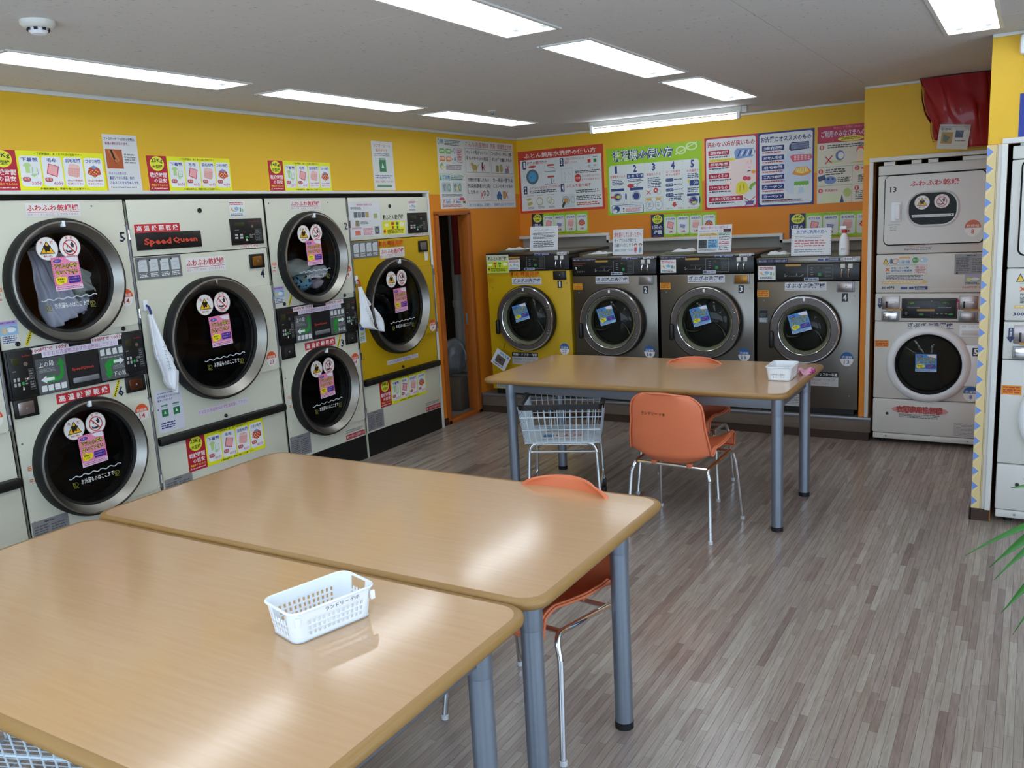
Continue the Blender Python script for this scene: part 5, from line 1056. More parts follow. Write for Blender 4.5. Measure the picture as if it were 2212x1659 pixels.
s.ell(104, 420, 20, 14, '#d8d46c', 4); s.rect(30, 412, 50, 16, '#d0503c', 4); s.ell(176, 420, 8, 30, '#2c4484', 2)
s.line([(370, 380), (410, 416)], 6, '#c83c40', 2); s.line([(410, 380), (370, 416)], 6, '#c83c40', 2); s.ell(456, 384, 22, 22, '#c83c40', 2); s.ell(456, 384, 8, 8, '#f0dcdc', 3); s.ring(484, 400, 20, 20, .15, '#98a4b0', 4, 14)
s.frame(360, 440, 160, 116, 2, '#98a4b0', 2); s.rect(366, 446, 50, 18, '#e8b43c', 3); s.rect(454, 446, 50, 18, '#e8b43c', 3)
for k in range(2): s.ring(400+k*80, 506, 34, 44, .12, '#98a8b8', 3, 20); s.micro(384+k*80, 486, 30, 40, 3, '#98a8b8', 3)
for k in range(4): s.rect(548, 292+k*42, 70, 26, '#2c4484', 2, r=10); s.text(['デリケート', '標準', 'しっかり', '毛布'][k], 554, 298+k*42, 56, 14, '#dce4ec', 3, 0); s.micro(624, 298+k*42, 84, 14, 1, '#40587c', 2)
s.micro(572, 440, 124, 46, 3, '#40587c', 2); s.poly([(612, 494), (636, 494), (636, 512), (650, 512), (624, 536), (598, 512), (612, 512)], '#c83c40', 2); s.rect(548, 544, 0.1, .1, '#8cc83c', 2); s.text('スタート', 546, 536, 58, 18, '#5ca82c', 3, .02); s.text('ボタン', 654, 538, 56, 16, '#c83c54', 3, .01)
s.micro(744, 262, 100, 42, 3, '#40587c', 2); s.rect(760, 318, 100-18, 48, '#2c4484', 2, r=8); s.text('00', 796, 324, 40, 34, '#dce4f0', 3, 0); s.poly([(742, 318), (758, 308), (764, 330), (748, 340)], '#e8d83c', 3); s.micro(744, 380, 100, 42, 3, '#40587c', 2); s.rect(738, 430, 110, 20, '#2c4484', 2); s.ring(794, 490, 42, 40, .18, '#8c98a8', 2, 20); s.ell(794, 490, 32, 30, '#2c4484', 3); s.poly([(776, 500), (820, 494), (812, 514), (786, 516)], '#d8d46c', 4); s.line([(748, 470), (790, 486)], 5, '#e0607c', 4); s.line([(746, 500), (786, 496)], 5, '#e0607c', 4); s.ell(848, 486, 7, 30, '#2c4484', 2); s.text('衣類の取り忘れに注意', 738, 540, 112, 14, '#c83c54', 2, 0)
s.rect(36, 490, 306, 78, '#2c4484', 3, r=20); s.rect(40, 494, 298, 70, '#e2e8ea', 4, r=18); s.ell(84, 528, 32, 30, '#7c8ca8', 5); s.ell(90, 524, 24, 24, '#2c4484', 6); s.ell(74, 540, 16, 14, '#dfe6e8', 7); s.text('ドアの開けかた&閉めかた', 170, 500, 150, 13, '#40587c', 5, 0); s.ell(152, 524, 8, 8, '#2c4484', 5, n=12); s.ell(152, 548, 8, 8, '#6cb03c', 5, n=12); s.micro(170, 518, 150, 38, 4, '#c86070', 5)
poster(s, 'large lime green washing machine instruction poster with five numbered columns', .918, YB, 1.675)
def listposter(bgc, title, tc, items, notes, seed, dark):
    s = Sheet(.443, .584, 443, 584, bgc); random.seed(seed); s.rect(14, 14, 415, 556, '#dfe3e6', 1, r=20); s.ell(300, 330, 130, 170, '#ccd6ea' if dark else '#f0dcd8', 2)
    s.text(title, 24, 36, 396, 46, tc, 3, .03); n = len(items); y = 106; dy = (455 if dark else 470)/n
    for i, q in enumerate(items):
        w = 176 if len(q) < 6 else 286
        s.rect(34, y, w, 40, bgc, 3); s.text(q, 34+w*.08, y+7, w*.84, 26, '#e8ecf0', 4, .03); s.rect(38, y+50, 16, 7, bgc if not dark else '#c83c40', 3); s.micro(60, y+47, 170 if i != n-1 else 240, 13, 1, '#4c5a74' if not dark else '#c05060', 3, .8, .3); y += dy
    return s
s = listposter('#b81c3c', '洗わない方が良いもの', '#b82440', ['綿布団', '羊毛布団', 'ぬいぐるみ', 'ウールもの', '水洗い不可のもの'], [], 53, False)
s.rect(40, 176, 220, 22, '#e8dc5c', 4); s.text('当店では洗わないでください', 48, 180, 190, 13, '#b08030', 5, 0)
s.poly([(250, 130), (272, 104), (410, 110), (428, 140), (404, 176), (262, 190)], '#7c9cd0', 4); [s.poly([(276+k*24, 168), (298+k*24, 120), (308+k*24, 120), (286+k*24, 168)], '#dce4f0' if k % 2 else '#2c3c6c', 5) for k in range(5)]; s.rect(394, 116, 22, 48, '#dce4f0', 5)
s.ell(374, 262, 26, 32, '#f0dcdc', 4); s.ell(362, 224, 8, 22, '#f0c8c8', 3); s.ell(390, 222, 8, 22, '#f0c8c8', 3); s.ell(368, 260, 3, 4, '#c03c50', 5, n=8); s.ell(384, 260, 3, 4, '#c03c50', 5, n=8); s.ell(372, 320, 34, 36, '#f0dcdc', 4); s.ell(340, 346, 20, 18, '#d04458', 5); s.ell(370, 350, 18, 16, '#d04458', 6); s.ell(410, 300, 18, 14, '#e8a43c', 5)
s.poly([(262, 460), (270, 390), (296, 370), (340, 372), (362, 396), (368, 450), (330, 470), (300, 476)], '#e8dc3c', 5); s.line([(300, 400), (296, 450)], 4, '#c05030', 6); s.line([(326, 396), (330, 440)], 4, '#c05030', 6); s.poly([(370, 430), (386, 396), (428, 376), (430, 396), (404, 416), (392, 444)], '#7cb83c', 5)
s.poly([(334, 510), (424, 506), (404, 560), (350, 562)], '#4c60b0', 5); s.poly([(334, 510), (424, 506), (414, 530), (344, 532)], '#e8ecf0', 6); s.line([(330, 500), (420, 566)], 6, '#c02c40', 7); s.line([(424, 496), (340, 568)], 6, '#c02c40', 7)
poster(s, 'red-bordered poster of items better not washed, with pale bunny plush drawing', 1.812, YB, 1.68)
s = listposter('#25307c', 'お洗濯にオススメのもの', '#25307c', ['綿布団', 'かせん毛布', '羽毛布団', 'こたつ布団', 'カーテン', 'カーペット'], [], 54, True)
s.poly([(250, 118), (270, 94), (400, 96), (424, 122), (416, 152), (262, 160), (248, 144)], '#2c3c6c', 4); [s.line([(266, 104+k*8), (398, 106+k*8)], 3, '#a8b4cc', 5) for k in range(6)]; s.poly([(402, 98), (424, 122), (416, 148), (404, 146)], '#dce4f0', 5)
s.poly([(254, 204), (280, 190), (420, 196), (430, 224), (404, 244), (280, 248)], '#d86478', 4); [s.rect(290+k*26, 200+j*13, 14, 8, '#f0d8dc', 5) for k in range(5) for j in range(3)]
s.poly([(272, 340), (306, 290), (386, 288), (426, 332), (400, 350), (352, 360), (300, 350)], '#e0942c', 4); s.poly([(306, 294), (384, 292), (404, 326), (350, 342), (296, 328)], '#f0d878', 5); [s.line([(300+k*22, 330), (320+k*16, 294)], 2.5, '#c87c2c', 6) for k in range(5)]
s.rect(290, 400, 112, 36, '#6cb03c', 4, r=6); [s.ell(300+k*24, 438, 12, 10, '#dce8dc', 5, n=12) for k in range(5)]; s.poly([(288, 440), (336, 440), (312, 500), (286, 500)], '#dce4dc', 4); s.poly([(356, 440), (402, 440), (404, 500), (380, 500)], '#dce4dc', 4); s.rect(330, 446, 34, 44, '#b8d4e8', 3)
s.micro(34, 534, 330, 22, 3, '#50607c', 3, .6)
poster(s, 'navy-bordered poster of items recommended for washing, right of the red-bordered one', 2.256, YB, 1.68)
s = Sheet(.462, .585, 468, 585, '#dad6c4'); random.seed(55); s.rect(0, 0, 468, 126, '#b81c44', 1); s.text('ご利用のみなさまへのお願い', 26, 34, 430, 52, '#d8d0e8', 2, .05); s.text('安心して衣類に出会いたい…大切', 120, 8, 330, 18, '#e0a0b0', 2, 0); s.ell(250, 104, 96, 20, '#e8d83c', 3); s.micro(180, 92, 140, 22, 2, '#6c6024', 4)
for n_, X, Y, t_ in (('1', 34, 158, None), ('2', 28, 340, None), ('4', 28, 488, '手洗励行!'), ('3', 300, 330, None), ('5', 300, 480, None)): s.ell(X, Y, 18, 18, '#c83c40', 2); s.text(n_, X-6, Y-11, 12, 22, '#f0e4d8', 3, .03)
s.text('手洗励行!', 58, 478, 100, 20, '#c83c40', 2, .02); s.micro(76, 142, 370, 30, 2, '#3c4048', 2); s.line([(2, 310), (466, 306)], 2, '#50545c', 2); s.line([(2, 452), (466, 448)], 2, '#50545c', 2); s.line([(264, 308), (264, 584)], 2, '#50545c', 2)
s.line([(60, 226), (110, 280)], 8, '#c82c3c', 4); s.line([(114, 222), (62, 284)], 8, '#c82c3c', 4); s.ell(172, 226, 34, 38, '#5c70a8', 2); s.ell(178, 226, 22, 26, '#dce0e0', 3); s.ell(130, 270, 70, 10, '#c4cc8c', 1); s.ell(322, 196, 30, 28, '#d4584c', 2); s.ell(322, 206, 24, 22, '#ecd8c0', 3); s.poly([(300, 228), (350, 226), (366, 280), (290, 284)], '#ecd8c0', 2); s.line([(350, 226), (366, 280), (290, 284)], 3, '#d4584c', 3); s.ell(320, 286, 70, 10, '#c4cc8c', 1)
s.micro(66, 324, 150, 50, 3, '#3c4048', 2); s.poly([(4, 380), (60, 364), (66, 400), (14, 416)], '#2c3c70', 2); s.ell(100, 410, 46, 30, '#6c88c0', 2); s.ell(86, 400, 8, 9, '#23284c', 3); s.ell(120, 400, 8, 9, '#23284c', 3); s.micro(156, 390, 96, 40, 3, '#3c4048', 2)
s.poly([(40, 520), (180, 512), (200, 584), (40, 584)], '#d4dcb4', 1); s.poly([(176, 584), (190, 520), (206, 584)], '#2c3c70', 2); s.ell(230, 510, 30, 34, '#b0c46c', 1); s.micro(310, 380, 140, 60, 4, '#50545c', 2); s.micro(290, 500, 160, 70, 5, '#50545c', 2); s.micro(330, 326, 120, 20, 1, '#c83c40', 2)
poster(s, 'cream poster with red header partly hidden behind the projecting yellow wall', 2.722, YB, 1.68)
def wash_poster(kg, sub, ns, w=.583):
    s = Sheet(w, .195, 583, 195, '#9ccc28'); random.seed(56); s.rect(0, 0, 116, 195, '#1c2858', 1); s.ell(60, 42, 46, 38, '#dce04c', 2); s.text(kg, 24, 14, 70, 26, '#26401c', 3, .02); s.text(sub, 32, 46, 56, 22, '#26401c', 3, .02); s.text('1回の', 14, 92, 88, 34, '#dce4f0', 2, .04); s.text('適量', 20, 132, 80, 38, '#dce4f0', 2, .04); s.micro(20, 182, 80, 8, 1, '#a8b4d0', 2)
    s.text('下記枚数は、あくまで1回の目安です', 210, 6, 240, 11, '#2c4014', 1, 0); s.text('多種洗濯機は、多類物等にご注意ください。', 200, 180, 260, 10, '#2c4014', 1, 0)
    for i, (nm, il) in enumerate((('ダブル毛布', 'blanket'), ('綿布団', 'quilt'), ('羽毛布団', 'duvet'), ('コタツ布団', 'kotatsu'))):
        X = 124+i*114; s.rect(X, 24, 106, 148, '#dfe5e2', 1, r=18); s.text(nm, X+12, 34, 82, 20, '#2c4a98', 2, .02); illus(s, il, X+18, 62, 70, 70); s.text(ns[i], X+36, 142, 36, 22, '#c02c54', 2, .02)
    return s
poster(wash_poster('27Kg', '大型機', ['4枚', '4枚', '3枚', '1枚'], .585), 'green and navy load guide above the yellow washer, below the red poster', .130, YB, 1.531)
poster(wash_poster('18Kg', '大型機', ['2枚', '2枚', '2枚', '1枚'], .585), 'green and navy load guide below the lime poster, fully legible on its left', 1.323, YB, 1.467)
poster(wash_poster('13Kg', '中型機', ['1枚', '1枚', '1枚', '!'], .64), 'green and navy load guide behind the spray bottle', 2.510, YB, 1.416)
s = Sheet(.5, .20, 500, 200, '#1c3498'); random.seed(57); s.text('コインランドリー', 24, 30, 400, 60, '#e4e8f4', 1, .04); s.text('ご利用方法', 24, 118, 220, 50, '#e4e8f4', 1, .03)
poster(s, 'blue sign with white lettering cut off by the right edge', 4.126, 5.05, 1.945, name='sign', cat='sign')

# ------------------------------------------------------------------ tables
def wood_top():
    m = bpy.data.materials.new('beech_laminate'); m.use_nodes = True; nt = m.node_tree; b = nt.nodes['Principled BSDF']; b.inputs['Roughness'].default_value = .30; b.inputs['Coat Weight'].default_value = .9; b.inputs['Coat Roughness'].default_value = .13
    tc = nt.nodes.new('ShaderNodeTexCoord'); mp = nt.nodes.new('ShaderNodeMapping'); mp.inputs['Scale'].default_value = (3, 55, 1); n = nt.nodes.new('ShaderNodeTexNoise'); n.inputs['Scale'].default_value = 1.5; n.inputs['Detail'].default_value = 5
    cr = nt.nodes.new('ShaderNodeValToRGB'); cr.color_ramp.elements[0].position = .3; cr.color_ramp.elements[0].color = (*lin('#c49b6e'), 1); cr.color_ramp.elements[1].position = .7; cr.color_ramp.elements[1].color = (*lin('#c9a279'), 1)
    nt.links.new(tc.outputs['Object'], mp.inputs[0]); nt.links.new(mp.outputs[0], n.inputs['Vector']); nt.links.new(n.outputs[0], cr.inputs[0]); nt.links.new(cr.outputs[0], b.inputs['Base Color'])
    n2 = nt.nodes.new('ShaderNodeTexNoise'); n2.inputs['Scale'].default_value = 400; nt.links.new(tc.outputs['Object'], n2.inputs['Vector']); bp = nt.nodes.new('ShaderNodeBump'); bp.inputs['Strength'].default_value = .03; bp.inputs['Distance'].default_value = .001
    nt.links.new(n2.outputs[0], bp.inputs['Height']); nt.links.new(bp.outputs[0], b.inputs['Normal']); MATS['beech_laminate'] = m
wood_top()
def table(x0, x1, y0, y1, label, legs, ztop=.735, rot=0):
    cx, cy = (x0+x1)/2, (y0+y1)/2; w, l = (x1-x0)/2, (y1-y0)/2
    t = empty('work_table', (cx, cy, 0), rot); tag(t, label, 'table')
    rc = .075; e = .022
    def lp(ins, z): return [(p[0], p[1], z) for p in rrect(-w+ins, -l+ins, w-ins, l-ins, rc-ins*.6, 8)]
    b = MB(); rings = [lp(e, ztop), lp(.007, ztop-.001), lp(.0015, ztop-.006), lp(0, ztop-.014), lp(.002, ztop-.022), lp(.009, ztop-.030), lp(.03, ztop-.032)]; n = len(rings[0])
    b.add([p for r_ in rings for p in r_], [(k*n+i, k*n+(i+1) % n, (k+1)*n+(i+1) % n, (k+1)*n+i) for k in range(len(rings)-1) for i in range(n)])
    b.build('edge_band', 'edge_band', t, smooth=1.2)
    P = lp(e, ztop); b = MB(); b.add(P, [tuple(range(len(P)))]); Q = lp(e, ztop-.03); b.add(Q, [tuple(range(len(Q)))[::-1]]); b.build('table_top', 'beech_laminate', t, smooth=0)
    (lx0, lx1, ly0, ly1) = legs; lx0 -= cx; lx1 -= cx; ly0 -= cy; ly1 -= cy
    za, zb = ztop-.085, ztop-.031
    for nm, bx in (('rail', (lx0, lx1, ly0-.012, ly0+.012)), ('rail', (lx0, lx1, ly1-.012, ly1+.012)), ('rail', (lx0-.012, lx0+.012, ly0, ly1)), ('rail', (lx1-.012, lx1+.012, ly0, ly1))):
        MB().box(bx[0], bx[1], bx[2], bx[3], za, zb, .002).build(nm, 'apron_grey', t)
    for X in (lx0, lx1):
        for Y in (ly0, ly1):
            lg = MB().lathe([(.030, .022), (.030, ztop-.031)], X, 0, 32, axis='z', cy=Y).build('leg', 'leg_silver', t)
            MB().lathe([(.0305, ztop-.12), (.0315, ztop-.112), (.0315, ztop-.032)], X, 0, 28, axis='z', cy=Y).build('leg_socket', 'leg_silver', lg)
            MB().lathe([(.001, .0), (.031, .0), (.031, .024), (.028, .026)], X, 0, 28, axis='z', cy=Y).build('foot', 'rubber_foot', lg)
    return t
table(1.372, 3.198, 1.826, 2.735, 'beech-topped table pushed against the nearer table, glossy reflection on top', (1.44, 3.118, 1.925, 2.50))
table(1.404, 3.196, .905, 1.817, 'beech-topped table nearest the viewer with white basket on it', (1.47, 3.125, 1.02, 1.66))
table(1.345, 3.185, 4.445, 5.415, 'far beech-topped table in front of the washers', (1.53, 3.126, 4.50, 5.13), .742)

# ------------------------------------------------------------------ chairs
def shell_pt(a, c):
    # a: 0 front edge .. 1 top of back; c: 0..1 across
    prof = [(.228, .412), (.218, .440), (.17, .448), (.08, .432), (-.02, .414), (-.11, .398), (-.182, .396), (-.222, .436), (-.233, .535), (-.243, .640), (-.251, .725), (-.258, .768)]
    wid = [.385, .40, .42, .435, .45, .46, .46, .455, .435, .405, .38, .33]
    k = a*(len(prof)-1); i = min(int(k), len(prof)-2); f_ = k-i; f_ = f_*f_*(3-2*f_)*.3+f_*.7
    y = prof[i][0]*(1-f_)+prof[i+1][0]*f_; z = prof[i][1]*(1-f_)+prof[i+1][1]*f_; w = wid[i]*(1-f_)+wid[i+1]*f_
    if a > .8: w = .41*math.sqrt(1-.64*((a-.8)/.2)**2.6)
    u = 2*c-1; up = abs(u)**2.6
    seat = max(0, min(1, (.62-a)/.12)); back = 1-seat; bend = math.exp(-((a-.52)/.16)**2)
    fr = math.exp(-(a/.08)**2)
    x = u*w/2
    z += seat*(.058*up)*(1-fr) + bend*up*.034
    y += back*up*.040 + bend*up*.03
    z -= fr*.012*up*0
    if a > .93: z += (1-u*u)*.012
    return (x, y, z)
def chair(x, y, rz, label):
    t = empty('plastic_chair', (x, y, 0), rz); tag(t, label, 'chair')
    MB().grid(lambda c, a: shell_pt(a, c), 25, 45).build('seat_shell', 'orange_shell', t, smooth=3, mods=[('SOLIDIFY', dict(thickness=.007, offset=-1))])
    # rolled rim of the shell
    N = 45; e = [shell_pt(i/(N-1), 0) for i in range(N)] + [shell_pt(1, i/12) for i in range(1, 12)] + [shell_pt(1-i/(N-1), 1) for i in range(N)] + [shell_pt(0, 1-i/12) for i in range(1, 12)]
    e = [(p[0]*1.012, p[1]-.002, p[2]-.004) for p in e]
    MB().tube(e, .0048, 8, closed=True).build('rim', 'orange_shell', t, smooth=3)
    for sx in (-1, 1):
        MB().tube(fillet([(sx*.225, .175, .33), (sx*.205, .165, .408), (sx*.205, -.168, .374), (sx*.222, -.182, .32)], .05, 6), .0105, 10).build('side_rail', 'chrome', t)
        for q, (a, b_) in enumerate((((sx*.225, .175, .33), (sx*.245, .215, .012)), ((sx*.222, -.182, .32), (sx*.238, -.218, .012)))):
            lg = MB().tube([a, b_], .0105, 10).build('leg', 'chrome', t)
            d_ = Vector(b_); MB().lathe([(.001, 0), (.0125, 0), (.0125, .016), (.0105, .018)], d_.x, 0, 14, axis='z', cy=d_.y).build('foot', 'foot_tip', lg)
    for yy, zz in ((.13, .402), (-.15, .374)): MB().tube([(-.207, yy, zz), (.207, yy, zz)], .009, 8).build('cross_bar', 'chrome', t)
    for yy, zz in ((.13, .402), (-.15, .374)):
        for sx in (-1, 1): MB().box(sx*.10-.015, sx*.10+.015, yy-.012, yy+.012, zz, zz+.02, .003).build('mount', 'orange_shell', t)
    return t
ca = chair(2.650, 4.415, R(-4.7), 'orange plastic chair with handwriting on its back, near side of far table')
cc = chair(2.442, 5.035, R(184.6), 'orange plastic chair behind the far table, facing the viewer')
cb = chair(2.810, 2.462, R(174), 'orange plastic chair pushed under the two joined tables')
s = Sheet(.14, .024, 140, 24); s.th = .0002; s.text('ランドリー デポ', 2, 2, 136, 20, '#1c1412', 1, .014); s.build('lettering', ca, (-.125, -.2475, .655), rot=(R(-8), 0, 0))

# ------------------------------------------------------------------ small baskets on the tables
def basket(x, y, z, rz, L_, W_, h, label, words, nc, small=False):
    t = empty('plastic_basket', (x, y, z), rz); tag(t, label, 'basket')
    rc = .026
    def peri(k, n, ins):
        pts = rrect(-L_/2+ins, -W_/2+ins, L_/2-ins, W_/2-ins, rc, 6); return pts
    def path(ins):
        P = peri(0, 0, ins); P.append(P[0]); ds = [0]
        for a, b_ in zip(P, P[1:]): ds.append(ds[-1]+math.hypot(b_[0]-a[0], b_[1]-a[1]))
        return P, ds
    def at(P, ds, u):
        s_ = u*ds[-1]
        for i in range(len(ds)-1):
            if s_ <= ds[i+1]+1e-9:
                f_ = (s_-ds[i])/max(ds[i+1]-ds[i], 1e-9); return (P[i][0]*(1-f_)+P[i+1][0]*f_, P[i][1]*(1-f_)+P[i+1][1]*f_)
        return P[-1]
    lv = [(0, .012), (.006, .009), (.10, .0075)] 
    rows = [0.0, .05, .16, .28, .34, .46, .52, .64, .74, .97, 1.0] if not small else [0, .08, .2, .3, .42, .5, .62, .8, .97, 1.0]
    hole = {(2,), (4,), (6,)} if not small else {(2,), (4,)}
    NU = nc; b = MB(); v = []; 
    for k in rows:
        P, ds = path(.010*(1-k))
        for i in range(NU): v.append((*at(P, ds, i/NU), .002+k*(h-.002)))
    fs = []
    for j in range(len(rows)-1):
        for i in range(NU):
            P, ds = path(0); px, py = at(P, ds, (i+.5)/NU)
            straight = (abs(px) < L_/2-rc-.004) or (abs(py) < W_/2-rc-.004)
            if (j,) in hole and i % 2 == 0 and straight and (not small or (abs(px) > L_/2-.06)): continue
            if rows[j] >= .60 and rows[j] < .96 and abs(py) < W_*.22 and abs(px) > L_/2-.012 and not small: continue
            fs.append((j*NU+i, j*NU+(i+1) % NU, (j+1)*NU+(i+1) % NU, (j+1)*NU+i))
    b.add(v, fs); b.build('wall', 'white_plastic', t, smooth=1.0, mods=[('SOLIDIFY', dict(thickness=.0022, offset=-1))])
    P = [(p[0], p[1], .002) for p in rrect(-L_/2+.010, -W_/2+.010, L_/2-.010, W_/2-.010, rc-.004, 6)]
    b = MB(); b.add(P+[(p[0], p[1], .0005) for p in P], [tuple(range(len(P))), tuple(range(len(P), 2*len(P)))[::-1]]); b.build('base', 'white_plastic', t, smooth=0)
    MB().tube([(p[0], p[1], h) for p in rrect(-L_/2-.001, -W_/2-.001, L_/2+.001, W_/2+.001, rc, 7)], .0036, 8, closed=True).build('rim', 'white_plastic', t, smooth=3)
    if not small:
        for sx in (-1, 1): MB().box(sx*(L_/2-.012)-.006, sx*(L_/2-.012)+.006, -W_/2-.006, -W_/2+.001, h*.60, h*.88, .002).build('clip', 'white_plastic', t)
    s = Sheet(L_*(.42 if not small else .5), h*.16, 140, 24); s.th = .0002; s.text(words, 2, 2, 136, 20, '#2a2a34', 1, .0); s.build('lettering', t, (-L_*.12 if not small else -L_*.30, -W_/2-.0008+.0015, h*.76 if not small else h*.4), rot=(R(-5), 0, 0))
    return t
basket(2.757, 1.528, .7355, R(74.2), .232, .140, .080, 'white perforated basket with handwriting on the nearest table', 'ランドリー デポ', 100)
basket(3.052, 4.905, .7425, R(1.5), .140, .215, .075, 'small white basket on the right end of the far table', 'ランドリー デポ', 90, True)
def pk(a, c):
    return (3.135+a*.07+.006*math.sin(11*c), 4.985+c*.13+.006*math.sin(9*a), .744+.008+.010*math.sin(8*a+3*c)+.009*math.sin(15*c+4*a))
o = MB().grid(pk, 22, 30).build('pink_cloth', 'pink_cloth', smooth=3, mods=[('SOLIDIFY', dict(thickness=.006, offset=1))]); tag(o, 'crumpled pink cloth beside the small basket on far table', 'cloth')
o.location = (-.03, .03, 0)
e = [pk(1, i/29) for i in range(30)]; MB().tube([(p[0]+.002, p[1]+.002*math.sin(i*2), p[2]+.004) for i, p in enumerate(e)], .004, 6).build('frilled_edge', 'magenta_edge', o, smooth=3)

# ------------------------------------------------------------------ laundry carts
def cart(x, y, rz, label):
    t = empty('laundry_cart', (x, y, 0), rz); tag(t, label, 'cart')
    TW, TD, BW, BD, zt, zb = .475, .50, .42, .42, .655, .435
    def lvl(k): return (BW+(TW-BW)*k)/2, (BD+(TD-BD)*k)/2, zb+(zt-zb)*k
    b = MB(); W_ = .0026
    for side in range(4):
        n = 13
        for i in range(n+1):
            f_ = -1+2*i/n; pts = []
            for k in (0, 1):
                hx, hy, z = lvl(k); pts.append({0: (f_*hx, -hy, z), 1: (hx, f_*hy, z), 2: (f_*hx, hy, z), 3: (-hx, f_*hy, z)}[side])
            b.tube(pts, W_, 5)
    for k in (0, .36, .70):
        hx, hy, z = lvl(k); b.tube([(-hx, -hy, z), (hx, -hy, z), (hx, hy, z), (-hx, hy, z)], W_*1.25, 6, closed=True)
    o = b.build('basket_wires', 'wire_white', t); o['kind'] = 'stuff'
    b = MB(); hx, hy, z = lvl(0)
    for i in range(26): q = -hy+2*hy*i/25; b.tube([(-hx, q, z), (hx, q, z)], .0018, 5)
    for i in range(5): q = -hx+2*hx*i/4; b.tube([(q, -hy, z-.004), (q, hy, z-.004)], .0025, 5)
    o = b.build('floor_wires', 'wire_white', t); o['kind'] = 'stuff'
    # black plastic rim
    P = rrect(-TW/2-.006, -TD/2-.006, TW/2+.006, TD/2+.006, .05, 5); Pi = rrect(-TW/2+.016, -TD/2+.016, TW/2-.016, TD/2-.016, .035, 5); n = len(P)
    b = MB(); b.add([(p[0], p[1], zt-.02) for p in P]+[(p[0], p[1], zt+.008) for p in P]+[(p[0], p[1], zt+.008) for p in Pi]+[(p[0], p[1], zt-.02) for p in Pi], [(k*n+i, k*n+(i+1) % n, ((k+1) % 4)*n+(i+1) % n, ((k+1) % 4)*n+i) for k in range(4) for i in range(n)])
    b.build('rim', 'black_plastic', t)
    for sy in (-1, 1):
        MB().tube(fillet([(-.205, sy*.20, .10), (-.19, sy*.175, .425), (.19, sy*.175, .425), (.205, sy*.20, .10)], .06, 6), .0105, 10).build('frame_hoop', 'chrome', t)
        MB().tube([(-.193, sy*.178, .375), (.193, sy*.178, .375)], .008, 8).build('cross_bar', 'chrome', t)
    for sx in (-1, 1): MB().tube([(sx*.203, -.195, .15), (sx*.203, .195, .15)], .009, 8).build('side_bar', 'chrome', t)
    for sx in (-1, 1):
        for sy in (-1, 1):
            c = MB().box(sx*.205-.016, sx*.205+.016, sy*.2-.018, sy*.2+.018, .055, .10, .005).build('castor', 'black_plastic', t)
            b = MB().lathe([(.001, -.011), (.026, -.011), (.028, -.006), (.028, .006), (.026, .011), (.001, .011)], 0, 0, 24); w = b.build('wheel', 'black_rubber', c); w.location = (sx*.205, sy*.2, .0285); w.rotation_euler = (0, 0, R(80))
    return t
mat('wire_white', '#c9d6e0', .35)
c1 = cart(1.906, 4.47, R(22), 'white wire laundry cart with black rim under the far table')
c2 = cart(2.17, 1.25, R(20), 'white wire laundry cart under nearest table, seen at lower left corner')
s = Sheet(.24, .24, 240, 240, '#cfd4d8', th=.001); random.seed(61); s.rect(10, 150, 60, 60, '#4c78a8', 1); s.ring(140, 170, 60, 34, .18, '#b83a2c', 1, 20); s.text('本', 122, 150, 36, 36, '#b83a2c', 2, .03); s.ring(150, 70, 40, 18, .2, '#b83a2c', 1, 14); s.micro(16, 20, 80, 60, 5, '#70747c', 1); s.poly([(180, 30), (210, 50), (196, 60)], '#e0a83c', 1); s.text('注意', 206, 140, 24, 60, '#b83a2c', 1, .02)
o = s.build('printed_card', None, (1.835, 4.30, .4405)); o.rotation_euler = (R(-90), 0, R(22)); tag(o, 'printed card with red oval lying in the far laundry cart', 'card')

# ------------------------------------------------------------------ closet contents behind the open door
o = MB().grid(lambda a, c: (-.30-.02*math.sin(a*26), 6.66+a*.20+.006*math.sin(c*3), 1.22+c*.62), 60, 8).build('red_curtain', 'curtain_red', smooth=3, mods=[('SOLIDIFY', dict(thickness=.004))]); tag(o, 'dark red cloth hanging inside the closet', 'curtain')
t = empty('water_pipe', (-.44, 6.88, 0)); tag(t, 'pale vertical pipe inside the closet', 'pipe')
MB().tube([(0, 0, 0), (0, 0, 1.9)], .05, 20).build('pipe', 'pipe_white', t); MB().lathe([(.055, .9), (.06, .91), (.06, .96), (.055, .97)], axis='z', seg=20).build('joint', 'pipe_white', t)
t = empty('carton', (-.36, 6.60, 0), R(8)); tag(t, 'dark cardboard carton on the closet floor below plastic bag', 'box')
MB().box(-.15, .15, -.17, .18, 0, .30, .004).build('body', 'carton', t); MB().box(-.152, .152, -.02, .02, .28, .304, .001).build('tape', 'vinyl_grey', t)
def lump(name, m, c, rad, seed, amp, label, cat, group=None, parent=None, sub=4):
    bm = bmesh.new(); bmesh.ops.create_icosphere(bm, subdivisions=sub, radius=1)
    from mathutils import noise
    for v_ in bm.verts:
        p = v_.co.copy(); n_ = noise.noise(p*1.7+Vector((seed, 0, 0)))*.5+noise.noise(p*4+Vector((0, seed, 0)))*.3+noise.turbulence(p*7+Vector((0, 0, seed)), 2, False)*.12
        v_.co = p*(1+amp*n_); v_.co.x *= rad[0]; v_.co.y *= rad[1]; v_.co.z *= rad[2]
    b = MB().bm(bm, Matrix.Translation(c)); o = b.build(name, m, parent, smooth=3)
    if label: tag(o, label, cat, group)
    return o

m = mat('bag_film', '#8d939a', .25, spec=.8); m.node_tree.nodes['Principled BSDF'].inputs['Alpha'].default_value = .55
lump('plastic_bag', 'bag_film', (-.36, 6.60, .47), (.13, .16, .165), 3, .35, 'crumpled clear plastic bag on the carton in the closet', 'bag')

